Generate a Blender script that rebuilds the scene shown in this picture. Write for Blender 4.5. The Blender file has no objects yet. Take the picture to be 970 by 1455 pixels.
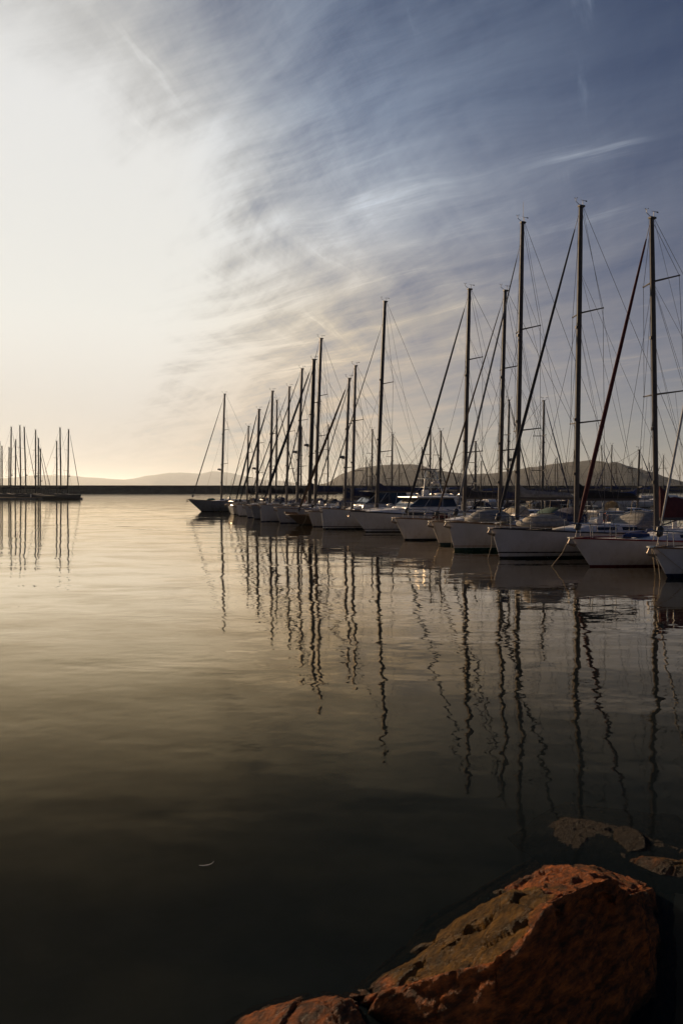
import bpy, bmesh, math, random
from mathutils import Vector, Matrix, noise
random.seed(7)
R = math.radians
sc = bpy.context.scene
col = sc.collection

# ---------------------------------------------------------------- camera
HC, F, HY, CX = 3.4, 1132.0, 693.0, 485.0     # eye height, focal length / horizon / centre in photo pixels
cam_d = bpy.data.cameras.new('camera')
cam_d.sensor_fit = 'AUTO'; cam_d.sensor_width = 36.0
cam_d.lens = F / 1455.0 * 36.0
cam_d.shift_y = -(727.5 - HY) / 1455.0
cam_d.clip_start = 0.1; cam_d.clip_end = 200000
cam = bpy.data.objects.new('camera', cam_d); col.objects.link(cam)
cam.location = (0, 0, HC); cam.rotation_euler = (R(90), 0, 0)
sc.camera = cam

def at(px, d, z=0.0):
    return Vector(((px - CX) / F * d, d, z))
def on(px, py, z=0.0):
    d = (HC - z) * F / (py - HY)
    return Vector(((px - CX) / F * d, d, z))
def zat(py, d):
    return HC + (HY - py) / F * d

# ---------------------------------------------------------------- render
sc.render.engine = 'CYCLES'
sc.cycles.use_denoising = True
try: sc.cycles.denoiser = 'OPENIMAGEDENOISE'
except Exception: pass
sc.cycles.max_bounces = 8; sc.cycles.diffuse_bounces = 2; sc.cycles.glossy_bounces = 3
sc.cycles.transparent_max_bounces = 8; sc.cycles.volume_bounces = 1
sc.view_settings.view_transform = 'Standard'; sc.view_settings.look = 'None'
sc.view_settings.exposure = 0.0; sc.view_settings.gamma = 1.0

# ---------------------------------------------------------------- node helpers
class NT:
    def __init__(s, tree):
        s.t = tree; s.n = tree.nodes; s.l = tree.links
    def new(s, typ, **kw):
        n = s.n.new(typ)
        for k, v in kw.items(): setattr(n, k, v)
        return n
    def put(s, sock, v):
        if hasattr(v, 'is_output') or isinstance(v, bpy.types.NodeSocket): s.l.new(v, sock)
        elif v is not None: sock.default_value = v
    def math(s, op, a, b=None, c=None, clamp=False):
        n = s.new('ShaderNodeMath', operation=op); n.use_clamp = clamp
        s.put(n.inputs[0], a)
        if b is not None: s.put(n.inputs[1], b)
        if c is not None: s.put(n.inputs[2], c)
        return n.outputs[0]
    def vmath(s, op, a, b=None, scale=None):
        n = s.new('ShaderNodeVectorMath', operation=op)
        s.put(n.inputs[0], a)
        if b is not None: s.put(n.inputs[1], b)
        if scale is not None: s.put(n.inputs['Scale'], scale)
        return n.outputs['Value'] if op in ('DOT_PRODUCT', 'LENGTH') else n.outputs[0]
    def mix(s, fac, a, b, blend='MIX'):
        n = s.new('ShaderNodeMix', data_type='RGBA', blend_type=blend)
        s.put(n.inputs[0], fac); s.put(n.inputs[6], a); s.put(n.inputs[7], b)
        return n.outputs[2]
    def noise(s, vec, scale, detail=4, rough=0.55, dist=0.0):
        n = s.new('ShaderNodeTexNoise'); s.put(n.inputs['Vector'], vec)
        n.inputs['Scale'].default_value = scale; n.inputs['Detail'].default_value = detail
        n.inputs['Roughness'].default_value = rough; n.inputs['Distortion'].default_value = dist
        return n.outputs['Fac']
    def maprange(s, v, a, b, c, d, smooth=True):
        n = s.new('ShaderNodeMapRange', interpolation_type='SMOOTHSTEP' if smooth else 'LINEAR')
        s.put(n.inputs[0], v)
        for i, x in enumerate((a, b, c, d)): s.put(n.inputs[i + 1], x)
        return n.outputs[0]
    def mapping(s, vec, loc=(0,0,0), rot=(0,0,0), scale=(1,1,1)):
        n = s.new('ShaderNodeMapping'); s.put(n.inputs[0], vec)
        n.inputs[1].default_value = loc; n.inputs[2].default_value = rot; n.inputs[3].default_value = scale
        return n.outputs[0]

def _rs(s, vec, deg, scale, loc=(0, 0, 0)):
    return s.mapping(s.mapping(vec, rot=(0, 0, R(deg))), loc=loc, scale=scale)
NT.rs = _rs
def c4(c): return (c[0], c[1], c[2], 1.0)

def new_mat(name):
    m = bpy.data.materials.new(name); m.use_nodes = True
    t = NT(m.node_tree); m.node_tree.nodes.clear()
    out = t.new('ShaderNodeOutputMaterial')
    return m, t, out

MATS = {}
def pmat(name, c, rough=0.5, metal=0.0, vary=0.18, scale=3.0, bump=0.0, bscale=20.0, bands=None, spec=0.5):
    """plain procedural material; bands = [(z0, z1, colour)] horizontal stripes in the object's own height"""
    if name in MATS: return MATS[name]
    m, t, out = new_mat(name)
    b = t.new('ShaderNodeBsdfPrincipled'); t.l.new(b.outputs[0], out.inputs[0])
    tc = t.new('ShaderNodeTexCoord'); vec = tc.outputs['Object']
    nz = t.noise(vec, scale, 5, 0.6)
    base = c4(c)
    if bands:
        sep = t.new('ShaderNodeSeparateXYZ'); t.l.new(vec, sep.inputs[0]); z = sep.outputs[2]
        for z0, z1, bc in bands:
            k = t.math('MULTIPLY', t.math('GREATER_THAN', z, z0), t.math('LESS_THAN', z, z1))
            base = t.mix(k, base, c4(bc))
    if bands:
        st_ = t.noise(t.mapping(vec, scale=(3.0, 3.0, 0.35)), 1.3, 6, 0.65)
        gr = t.math('MULTIPLY', t.maprange(st_, 0.42, 0.72, 0, 1), t.maprange(z, 0.05, 0.85, 0.75, 0.12))
        base = t.mix(gr, base, t.mix(1.0, base, (0.62, 0.52, 0.38, 1), 'MULTIPLY'))
    dark = t.mix(1.0, base, (1 - vary, 1 - vary, 1 - vary * 1.1, 1), 'MULTIPLY')
    t.put(b.inputs['Base Color'], t.mix(t.maprange(nz, 0.35, 0.7, 0, 1), base, dark))
    t.put(b.inputs['Roughness'], t.math('MULTIPLY_ADD', nz, 0.25, rough - 0.12))
    b.inputs['Metallic'].default_value = metal
    b.inputs['Specular IOR Level'].default_value = spec
    if bump > 0:
        bn = t.new('ShaderNodeBump'); bn.inputs['Strength'].default_value = 1; bn.inputs['Distance'].default_value = bump
        t.put(bn.inputs['Height'], t.noise(vec, bscale, 4, 0.6)); t.l.new(bn.outputs[0], b.inputs['Normal'])
    MATS[name] = m
    return m

# ---------------------------------------------------------------- mesh helpers
class MB:
    def __init__(s): s.v = []; s.f = []
    def ring(s, pts):
        i = len(s.v); s.v += [tuple(p) for p in pts]; return list(range(i, i + len(pts)))
    def loft(s, rings, closed=True, cap0=True, cap1=True):
        ids = [s.ring(r) for r in rings]
        n = len(ids[0])
        for a, b in zip(ids, ids[1:]):
            for i in range(n if closed else n - 1):
                j = (i + 1) % n
                s.f.append((a[i], a[j], b[j], b[i]))
        if closed and cap0: s.f.append(tuple(reversed(ids[0])))
        if closed and cap1: s.f.append(tuple(ids[-1]))
        return s
    def tube(s, path, radii, n=6, flat=None):
        """flat=(ax, k): squash the tube to k along the vector ax"""
        path = [Vector(p) for p in path]
        if not hasattr(radii, '__len__'): radii = [radii] * len(path)
        rings = []
        d0 = (path[1] - path[0]).normalized()
        up = Vector((0, 1, 0)) if abs(d0.y) < 0.8 else Vector((1, 0, 0))
        for i, p in enumerate(path):
            a = path[max(i - 1, 0)]; b = path[min(i + 1, len(path) - 1)]
            d = (b - a)
            d = d.normalized() if d.length > 1e-9 else d0
            u = up - d * up.dot(d)
            u = u.normalized() if u.length > 1e-4 else d.orthogonal().normalized()
            up = u; w = d.cross(u); r = radii[i]
            pts = []
            for k in range(n):
                q = 2 * math.pi * k / n
                o = u * math.cos(q) * r + w * math.sin(q) * r
                if flat:
                    ax = Vector(flat[0]); o = o - ax * o.dot(ax) * (1 - flat[1])
                pts.append(p + o)
            rings.append(pts)
        return s.loft(rings)
    def box(s, c, size, rz=0.0, ry=0.0):
        m = Matrix.Translation(Vector(c)) @ Matrix.Rotation(rz, 4, 'Z') @ Matrix.Rotation(ry, 4, 'Y')
        x, y, z = size[0] / 2, size[1] / 2, size[2] / 2
        i = len(s.v)
        for q in ((-x,-y,-z),(x,-y,-z),(x,y,-z),(-x,y,-z),(-x,-y,z),(x,-y,z),(x,y,z),(-x,y,z)):
            s.v.append(tuple(m @ Vector(q)))
        for a in ((0,3,2,1),(4,5,6,7),(0,1,5,4),(1,2,6,5),(2,3,7,6),(3,0,4,7)):
            s.f.append(tuple(i + k for k in a))
        return s
    def grid(s, rows):
        return s.loft(rows, closed=False)
    def ell(s, c, r, n=12, m=8):
        rings = []
        for i in range(1, m):
            th = math.pi * i / m
            rings.append([(c[0] + r[0]*math.sin(th)*math.cos(2*math.pi*k/n), c[1] + r[1]*math.sin(th)*math.sin(2*math.pi*k/n), c[2] + r[2]*math.cos(th)) for k in range(n)])
        rings.reverse()
        return s.loft(rings)
    def build(s, name, mat, parent=None, smooth=True, bevel=0.0):
        me = bpy.data.meshes.new(name)
        me.from_pydata(s.v, [], s.f); me.update()
        bm = bmesh.new(); bm.from_mesh(me)
        bmesh.ops.recalc_face_normals(bm, faces=bm.faces)
        bm.to_mesh(me); bm.free()
        o = bpy.data.objects.new(name, me); col.objects.link(o)
        me.materials.append(mat)
        if smooth:
            for p in me.polygons: p.use_smooth = True
            try: me.set_sharp_from_angle(angle=R(38))
            except Exception: pass
        if bevel > 0:
            b = o.modifiers.new('bevel', 'BEVEL'); b.width = bevel; b.segments = 2; b.limit_method = 'ANGLE'
        if parent is not None: o.parent = parent
        return o

def tag(o, label, cat, group=None):
    o['label'] = label; o['category'] = cat
    if group: o['group'] = group
    return o
def thing(name, label, cat, loc=(0,0,0), rz=0.0, group=None):
    o = bpy.data.objects.new(name, None); col.objects.link(o)
    o.empty_display_size = 0.3
    o.location = loc; o.rotation_euler = (0, 0, rz)
    return tag(o, label, cat, group)
def structure(o, kind='structure'):
    o['kind'] = kind; return o

# ---------------------------------------------------------------- colours
WHITE = (0.48, 0.47, 0.46)
M_deck = pmat('gelcoat deck', (0.66, 0.64, 0.60), 0.45, vary=0.2, scale=2.2, bump=0.002, bscale=60)
M_teak = pmat('teak', (0.24, 0.14, 0.07), 0.6, vary=0.35, scale=6)
M_cabin = pmat('gelcoat cabin', (0.70, 0.68, 0.64), 0.3, vary=0.12)
M_window = pmat('smoked window', (0.015, 0.017, 0.02), 0.15, vary=0.1)
M_alu = pmat('anodised mast', (0.080, 0.074, 0.067), 0.55, metal=0.0, spec=0.25, vary=0.2, scale=4)
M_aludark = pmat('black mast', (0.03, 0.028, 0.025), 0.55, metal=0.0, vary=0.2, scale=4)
M_wire = pmat('rigging wire', (0.11, 0.10, 0.095), 0.5, metal=0.4, vary=0.1)
M_steel = pmat('stainless steel', (0.55, 0.53, 0.50), 0.22, metal=0.9, vary=0.1)
M_rope = pmat('mooring rope', (0.36, 0.29, 0.19), 0.85, vary=0.3, scale=30)
M_anchor = pmat('galvanised anchor', (0.38, 0.31, 0.24), 0.5, metal=0.5, vary=0.4, scale=12)
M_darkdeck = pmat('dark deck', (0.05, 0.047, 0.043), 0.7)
M_mastdark = pmat('weathered mast', (0.115, 0.10, 0.085), 0.5, vary=0.2, scale=4)
M_black = pmat('black plastic', (0.02, 0.02, 0.02), 0.5)
M_radar = pmat('radar plastic', (0.6, 0.58, 0.55), 0.4)
M_radark = pmat('radar grey plastic', (0.10, 0.10, 0.10), 0.4)
M_fender = pmat('fender', (0.10, 0.12, 0.22), 0.5, vary=0.3)
M_fenderw = pmat('white fender', (0.6, 0.58, 0.53), 0.5, vary=0.3)
M_orange = pmat('orange lifebuoy', (0.75, 0.20, 0.05), 0.5, vary=0.2)
CLOTH = {k: pmat('canvas ' + k, c, 0.9, vary=0.35, scale=5, bump=0.01, bscale=9) for k, c in dict(
    navy=(0.018, 0.026, 0.07), black=(0.014, 0.014, 0.016), red=(0.075, 0.012, 0.012), darkred=(0.075, 0.013, 0.016),
    green=(0.02, 0.07, 0.06), beige=(0.42, 0.36, 0.27), grey=(0.24, 0.235, 0.225), white=(0.55, 0.53, 0.49),
    blue=(0.03, 0.06, 0.18), teal=(0.02, 0.13, 0.11), charcoal=(0.03, 0.03, 0.033), brown=(0.10, 0.06, 0.035)).items()}

def hull_mat(name, base=WHITE, bands=((-1, 0.05, (0.02, 0.02, 0.03)),), rough=0.28):
    return pmat('hull ' + name, base, rough, vary=0.16, scale=1.1, bands=list(bands))

# ---------------------------------------------------------------- hull shape shared by all boats
class Hull:
    def __init__(s, L, B, fb, fs, rake, tr=0.3, full=2.2, draft=0.45, flare=1.0):
        s.L, s.B, s.fb, s.fs, s.rake, s.tr, s.full, s.dr, s.flare = L, B, fb, fs, rake, tr, full, draft, flare
    def half(s, t):
        if t > 0.42:
            u = (t - 0.42) / 0.58
            w = max(0.0, 1 - u ** s.full) ** 0.92
        else:
            u = (0.42 - t) / 0.42; w = 1 - 0.26 * u * u
        return max(s.B / 2 * w, 0.025)
    def sheer(s, t):
        return s.fs + (s.fb - s.fs) * t ** 1.7 - 0.10 * math.sin(math.pi * min(t * 1.1, 1)) * s.fs * 0.5
    def t_of(s, x): return min(max((x + s.L / 2) / s.L, 0), 1)
    def deckz(s, x): return s.sheer(s.t_of(x))
    def halfx(s, x): return s.half(s.t_of(x))
    def pt(s, t, u, side):
        zs = s.sheer(t)
        p = 3.0 - 1.5 * s.flare * max(0, (t - 0.35) / 0.65)
        p = max(p, 1.15)
        y = s.half(t) * (1 - u ** p * 0.97)
        z = zs - (zs + s.dr) * u
        k = (zs - z) / zs
        x = -s.L / 2 + s.L * t - s.rake * k * t ** 5 + s.tr * k * (1 - t) ** 6
        return (x, side * y, z)
    def mesh(s, nt=26, nu=9):
        mb = MB(); rings = []
        for i in range(nt + 1):
            t = i / nt; t = 1 - (1 - t) ** 1.25
            r = [s.pt(t, k / nu, 1) for k in range(nu + 1)] + [s.pt(t, k / nu, -1) for k in range(nu, -1, -1)]
            rings.append(r)
        mb.loft(rings, closed=False)
        # transom and stem closing
        n = len(rings[0])
        mb.f.append(tuple(range(n)))
        mb.f.append(tuple(reversed(range(len(mb.v) - n, len(mb.v)))))
        return mb
    def deck(s, nt=20, drop=0.035, cam=0.05):
        mb = MB(); rows = []
        for i in range(nt + 1):
            t = i / nt; t = 1 - (1 - t) ** 1.25
            h = max(s.half(t) - 0.012, 0.01); z = s.sheer(t) - drop; x = -s.L / 2 + s.L * t - (0.03 if t > 0.99 else 0)
            rows.append([(x, h * q, z + cam * s.half(t) * (1 - q * q)) for q in (-1, -0.66, -0.33, 0, 0.33, 0.66, 1)])
        return mb.grid(rows)
    def edge(s, nt=24, t0=0.0, t1=1.0, inset=0.0, dz=0.0):
        return [Vector((-s.L / 2 + s.L * t, max(s.half(t) - inset, 0.02), s.sheer(t) + dz)) for t in [t0 + (t1 - t0) * (1 - (1 - i / nt) ** 1.25) for i in range(nt + 1)]]
def mir(p): return [Vector((q[0], -q[1], q[2])) for q in p]

def lerp(a, b, k): return Vector(a) + (Vector(b) - Vector(a)) * k

def make_mast(root, base, top, rx, mat, spreaders, Bm, sweep, radar=None, vane=True, detail=True, wire=0.014):
    """mast with spreaders, masthead gear; returns spreader tips"""
    mb = MB()
    base, top = Vector(base), Vector(top)
    ks = [0, 0.5, 0.85, 1.0]
    mb.tube([lerp(base, top, k) for k in ks], [rx, rx, rx * 0.92, rx * 0.8], n=10, flat=((0, 1, 0), 0.72))
    mast = mb.build('mast', mat, root)
    tips = []
    for k in spreaders:
        p = lerp(base, top, k); ln = Bm * (0.36 - 0.10 * k)
        for sd in (1, -1):
            tip = p + Vector((-sweep * ln, sd * ln, 0.05 * ln))
            s_ = MB().tube([p, tip], [0.045, 0.03], n=6)
            s_.ell(tip, (0.05, 0.05, 0.05), 6, 4)
            s_.build('spreader', mat, mast)
            tips.append((k, sd, tip))
    h = MB().box(top + Vector((-0.03, 0, 0.04)), (rx * 2.3, rx * 1.4, 0.09))
    h.build('masthead_fitting', mat, mast, smooth=False, bevel=0.01)
    if vane:
        g = MB()
        a = top + Vector((0.02, 0, 0.06))
        g.tube([a, a + Vector((0.34, 0.08, 0.15))], 0.014, 5)
        e = a + Vector((0.34, 0.08, 0.15))
        g.tube([e, e + Vector((0, 0, 0.16))], 0.013, 5)
        for q in range(3):
            g.ell(e + Vector((0.07 * math.cos(q * 2.1), 0.07 * math.sin(q * 2.1), 0.16)), (0.026, 0.026, 0.026), 6, 4)
        g.build('anemometer', M_black, mast)
        w = MB(); b = top + Vector((-0.12, 0, 0.08))
        w.tube([b, b + Vector((0, 0, 0.28))], 0.013, 5)
        w.tube([b + Vector((0.16, 0.03, 0.26)), b + Vector((-0.24, -0.04, 0.27))], [0.008, 0.016], 5)
        w.box(b + Vector((-0.24, -0.04, 0.27)), (0.09, 0.010, 0.06))
        w.build('wind_vane', M_black, mast)
    if vane == 2:
        b = top + Vector((-0.02, 0.05, 0.08))
        MB().tube([b, b + Vector((0, 0, 1.1))], [0.014, 0.008], 5).build('radio_antenna', M_black, mast)
    if radar is not None:
        p = lerp(base, top, radar) + Vector((rx + 0.28, 0, 0))
        g = MB(); n = 14
        g.loft([[(p.x + r * math.cos(2*math.pi*i/n), p.y + r * math.sin(2*math.pi*i/n), p.z + z) for i in range(n)] for r, z in ((0.20, 0.0), (0.27, 0.04), (0.28, 0.14), (0.22, 0.22), (0.08, 0.25))])
        g.tube([p + Vector((-0.3, 0, -0.06)), p + Vector((0.02, 0, 0.0))], 0.04, 5)
        g.build('radar_dome', M_radark, mast)
    if detail:
        for k in (0.16, 0.33, 0.62):
            p = lerp(base, top, k) + Vector((rx + 0.03, 0.02, 0))
            MB().box(p, (0.10, 0.09, 0.14)).build('mast_light', M_black, mast, smooth=False)
        hl = MB(); q = Vector((rx + 0.07, 0.05, 0))
        hl.tube([base + q + Vector((0, 0, 0.6)), top + q - Vector((0, 0, 0.1))], 0.008, 4)
        hl.build('halyard', M_wire, mast)
        hl = MB(); q = Vector((-0.02, -rx - 0.09, 0))
        hl.tube([base + q + Vector((0, -0.1, 0.5)), top + q * 0.6 - Vector((0, 0, 0.1))], 0.008, 4)
        hl.build('halyard', M_wire, mast)
    return mast, tips

YACHT_N = [0]
HEAD_A = R(21.0)

def yacht(label, group, bow_px, d, mast_px, top_px, top_py, L=None, B=3.8, fb=1.4, fs=1.1, rake=0.6, head=None,
          flip=False, stay_py=None, foot=0.45, J=None, furl='charcoal', furl_r=0.085, cover='navy', hood='navy', bimini=None,
          hull=None, rail=M_teak, spreaders=(0.36, 0.68), sweep=0.42, radar=None, vane=1, mastm=None, wire=0.013,
          lines=((0.9, 0.2),), boom_z=1.55, boom_len=0.34, cover_h=0.46, detail=2, hatch=True, plan_bow=None, mast_r=0.125,
          bowsprit=0.0, coach_h=0.40, fenders=0, name='sailing_yacht', lazy=0.8, anchor=True):
    a = HEAD_A if head is None else head
    h = Vector((-math.cos(a), -math.sin(a), 0))
    if flip: h = -h
    bow = at(bow_px, d) if plan_bow is None else plan_bow
    # distance from bow to mast so that the mast stands where the photo shows it
    if J is None:
        lo, hi = 0.5, 14.0
        sgn = -1 if flip else 1
        for _ in range(50):
            m = (lo + hi) / 2; p = bow - h * m; px = CX + F * p.x / p.y
            if (px - mast_px) * sgn < 0: lo = m
            else: hi = m
        J = (lo + hi) / 2
    pm = bow - h * J
    if L is None: L = min(max(J / 0.385, 8.5), 15.0)
    zt = zat(top_py, pm.y)
    off = (top_px - mast_px) / (F / pm.y) / math.cos(a) if top_px is not None else 0.15
    if flip: off = -off
    off = max(min(off, 1.2), -0.6)
    root = thing(name, label, 'sailboat', bow - h * (L / 2), math.atan2(h.y, h.x), group)
    H = Hull(L, B, fb, fs, rake)
    hm = hull or hull_mat('white')
    ho = H.mesh().build('hull', hm, root)
    H.deck().build('deck', M_deck, root)
    xb = L / 2; xm = xb - J
    # toe rail
    pe = H.edge(24, 0.0, 1.0, 0.0, 0.012)
    MB().tube(pe + mir(pe)[::-1], 0.035, 5).build('toe_rail', rail, root)
    # coachroof
    cx0, cx1 = xm - 0.30 * L, min(xm + 1.5, xb - 1.6)
    rings = []; N = 12
    def croof(x):
        k = (x - cx0) / (cx1 - cx0)
        hh = coach_h * min(1.0, (1 - k) * 2.6 + 0.04) * (0.86 + 0.14 * math.sin(math.pi * min(k + .35, 1)))
        w = min(H.halfx(x) * 0.64, B * 0.34) * (1 - 0.25 * k)
        return H.deckz(x) - 0.02, w, hh
    for i in range(N + 1):
        x = cx0 + (cx1 - cx0) * i / N
        z, w, hh = croof(x)
        rings.append([(x, -w, z), (x, -w * 0.86, z + hh * 0.82), (x, -w * 0.72, z + hh), (x, 0, z + hh * 1.12), (x, w * 0.72, z + hh), (x, w * 0.86, z + hh * 0.82), (x, w, z)])
    cr = MB().loft(rings).build('coachroof', M_cabin, root)
    for sd in (1, -1):
        for k0, k1 in ((0.10, 0.34), (0.40, 0.62)):
            rows = []
            for q in (k0, (k0 + k1) / 2, k1):
                x = cx0 + (cx1 - cx0) * q; z, w, hh = croof(x)
                f0, f1 = 0.34, 0.76
                rows.append([(x, sd * (w * (1 - 0.14 * f / 0.82) + 0.008), z + hh * f) for f in (f0, f1)])
            MB().grid(rows).build('window', M_window, cr, smooth=False)
    zc = H.deckz(xm) + coach_h * 0.9
    if hatch:
        hx = cx1 + 0.35
        if hx < xb - 0.9:
            MB().box((hx, 0, H.deckz(hx) + 0.06), (0.5, 0.5, 0.06)).build('hatch', M_window, root, smooth=False, bevel=0.015)
    # cockpit coaming, sprayhood, wheel
    ck = MB()
    for sd in (1, -1):
        y = H.halfx(-L * 0.3) * 0.66 * sd
        ck.tube([(cx0 + 0.05, y, H.deckz(cx0) + 0.05), (-L * 0.47, y * 0.9, H.deckz(-L * 0.45) + 0.08)], [0.16, 0.12], 6)
    ck.tube([(-L * 0.47, -y * 0.9, H.deckz(-L * .45) + 0.08), (-L * 0.47, y * 0.9, H.deckz(-L * .45) + 0.08)], 0.12, 6)
    ck.build('cockpit_coaming', M_cabin, root)
    if hood:
        rows = []
        w = min(B * 0.33, 1.3); z0 = H.deckz(cx0) + coach_h * 0.5
        for i in range(8):
            k = i / 7; x = cx0 + 1.0 - 1.35 * k; hh = 0.86 * math.sin(math.pi / 2 * min(1, 0.08 + k * 1.05)) + 0.02
            rows.append([(x, w * math.cos(q) * (1.0 if k > .3 else .8 + .6 * k), z0 + hh * max(math.sin(q), 0) ** 0.6) for q in [math.pi * j / 10 for j in range(11)]])
        MB().grid(rows).build('sprayhood', CLOTH[hood], root)
    if bimini:
        rows = []; w = B * 0.36; zb = H.deckz(-L * 0.3) + 1.85
        for i in range(6):
            x = -L * 0.22 - i / 5 * 2.0
            rows.append([(x, w * q, zb - 0.28 * q * q - 0.1 * abs(i - 2.5) / 2.5) for q in (-1, -.6, -.2, .2, .6, 1)])
        bi = MB().grid(rows).build('bimini', CLOTH[bimini], root)
        for x in (-L * 0.23, -L * 0.22 - 1.9):
            pts = [(x, -w, H.deckz(x) + 0.05), (x, -w, zb - 0.3), (x, -w * .55, zb - .12), (x, w * .55, zb - .12), (x, w, zb - 0.3), (x, w, H.deckz(x) + 0.05)]
            MB().tube(pts, 0.018, 5).build('hoop', M_steel, bi)
    if detail >= 2:
        wx = -L * 0.40; zw = H.deckz(wx) + 0.55
        wh = MB(); n = 20
        ringp = [(wx, 0.42 * math.cos(2*math.pi*i/n), zw + 0.42 * math.sin(2*math.pi*i/n)) for i in range(n + 1)]
        wh.tube(ringp, 0.022, 5)
        for i in range(5):
            q = 2 * math.pi * i / 5
            wh.tube([(wx, 0, zw), (wx, 0.41 * math.cos(q), zw + 0.41 * math.sin(q))], 0.012, 4)
        wh.build('steering_wheel', M_steel, root)
        MB().tube([(wx + 0.12, 0, H.deckz(wx) - 0.1), (wx + 0.08, 0, zw + 0.2)], [0.14, 0.09], 8).build('binnacle', M_cabin, root)
    # mast and standing rigging
    base = Vector((xm, 0, zc - 0.05)); top = Vector((xm - off, 0, zt))
    mm = mastm or M_alu
    mast, tips = make_mast(root, base, top, mast_r, mm, spreaders, B, sweep, radar, vane, detail >= 1, wire)
    chx = xm - 0.25
    for sd in (1, -1):
        ch = Vector((chx, sd * (H.halfx(chx) - 0.06), H.deckz(chx)))
        tp = [q[2] for q in tips if q[1] == sd]
        MB().tube([top + Vector((0, sd * 0.06, -0.15))] + tp[::-1] + [ch], wire, 4).build('shroud', M_wire, root)
        MB().tube([lerp(base, top, spreaders[0]) - Vector((0, 0, .1)), ch + Vector((-0.45, 0, 0))], wire * 0.9, 4).build('shroud', M_wire, root)
        if detail >= 1 and tp:
            MB().tube([lerp(base, top, spreaders[-1]) - Vector((0, 0, .1)), tp[0]], wire * 0.8, 4).build('shroud', M_wire, root)
    by = B * 0.26
    sp = Vector((-L / 2 + 0.15, 0, H.deckz(-L / 2) + 3.2))
    MB().tube([top + Vector((-0.16, 0, 0)), sp], wire, 4).build('backstay', M_wire, root)
    for sd in (1, -1):
        MB().tube([sp, (-L / 2 + 0.15, sd * by, H.deckz(-L / 2))], wire, 4).build('backstay', M_wire, root)
    # forestay with furled sail
    kt = 0.985
    if stay_py is not None:
        zst = zat(stay_py, pm.y); kt = min((zst - base.z) / (top.z - base.z), 0.995)
    ft = Vector((xb - foot, 0, H.deckz(xb - foot) + 0.06)); st = lerp(base, top, kt) + Vector((mast_r, 0, 0))
    fs_ = MB().tube([ft, st], wire * 1.1, 5).build('forestay', M_wire, root)
    if furl:
        ks = [0.045, 0.07, 0.12, 0.35, 0.7, 0.93, 0.955]; rr = [0.35, 0.7, 1.0, 0.95, 0.72, 0.42, 0.25]
        MB().tube([lerp(ft, st, k) for k in ks], [furl_r * r for r in rr], 8).build('furled_sail', CLOTH[furl], fs_)
        MB().tube([lerp(ft, st, k) for k in (0.02, 0.024, 0.04, 0.044)], [0.05, 0.13, 0.13, 0.05], 8).build('furling_drum', M_black, fs_)
    if detail >= 2:
        q0 = lerp(base, top, spreaders[-1]); q1 = Vector((xm + (xb - xm) * 0.55, 0, H.deckz(xm) + 0.1))
        MB().tube([q0, q1], wire * 0.8, 4).build('inner_stay', M_wire, root)
        for sd in (1, -1):
            tp = [q[2] for q in tips if q[1] == sd][0]
            MB().tube([lerp(lerp(base, top, spreaders[0]), tp, 0.7), (chx - 0.1, sd * (H.halfx(chx) - 0.15), H.deckz(chx))], wire * 0.55, 4).build('flag_halyard', M_wire, root)
            MB().tube([lerp(base, top, 0.80), (-L * 0.36, sd * (H.halfx(-L * .36) - .1), H.deckz(-L * .36))], wire * 0.7, 4).build('running_backstay', M_wire, root)
            wz = H.deckz(-L * .22) + 0.22
            MB().loft([[(-L * .22 + r * math.cos(k * .785), sd * H.halfx(-L * .22) * .66 + r * math.sin(k * .785), wz + zz) for k in range(8)] for r, zz in ((.10, 0), (.07, .06), (.07, .13), (.09, .17), (.03, .18))]).build('winch', M_steel, root)
        rr = random.Random(int(bow.x * 100))
        x = -L * 0.47; y = H.half(0.04) * 0.7 * rr.choice((1, -1)); z = H.sheer(.03) + 0.42
        MB().tube([(x - .05, y + .20 * math.cos(k * .5236), z + .24 * math.sin(k * .5236)) for k in range(-2, 9)], 0.06, 6).build('life_ring', rr.choice([M_orange, M_radar]), root)
        if rr.random() < .6:
            ob = MB().box((x - .1, -y, z + .05), (.22, .2, .34)); ob.tube([(x - .12, -y, z - .1), (x - .12, -y, z - .75)], .045, 6)
            ob.build('outboard_motor', M_black, root)
        if rr.random() < .7:
            lz = H.deckz(xm - 1.2) + coach_h + .12
            MB().tube([(xm - 1.2, -.32, lz), (xm - 1.2, -.28, lz), (xm - 1.2, .28, lz), (xm - 1.2, .32, lz)], [.08, .19, .19, .08], 10).build('liferaft_canister', M_radar, root)
        for k in range(rr.randint(1, 3)):
            t_ = .5 + .12 * k + rr.uniform(-.03, .03); xx = -L / 2 + L * t_; yy = rr.choice((1, -1)) * (H.half(t_) - .05)
            MB().tube([(xx - .3, yy, H.sheer(t_) + .3), (xx - .24, yy, H.sheer(t_) + .3), (xx + .24, yy, H.sheer(t_) + .3), (xx + .3, yy, H.sheer(t_) + .3)], [.03, .10, .10, .03], 8).build('fender', rr.choice([M_fender, M_fenderw, CLOTH['blue']]), root)
        if rr.random() < .6:
            hx2 = xm + rr.uniform(.9, 1.8)
            MB().tube([(hx2 - .5, .2, H.deckz(hx2) + .16), (hx2 - .2, .15, H.deckz(hx2) + .24), (hx2 + .3, -.1, H.deckz(hx2) + .2), (hx2 + .6, -.2, H.deckz(hx2) + .12)], [.08, .17, .14, .05], 7).build('sail_bag', CLOTH[rr.choice(['blue', 'beige', 'red', 'grey', 'teal'])], root)
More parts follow.
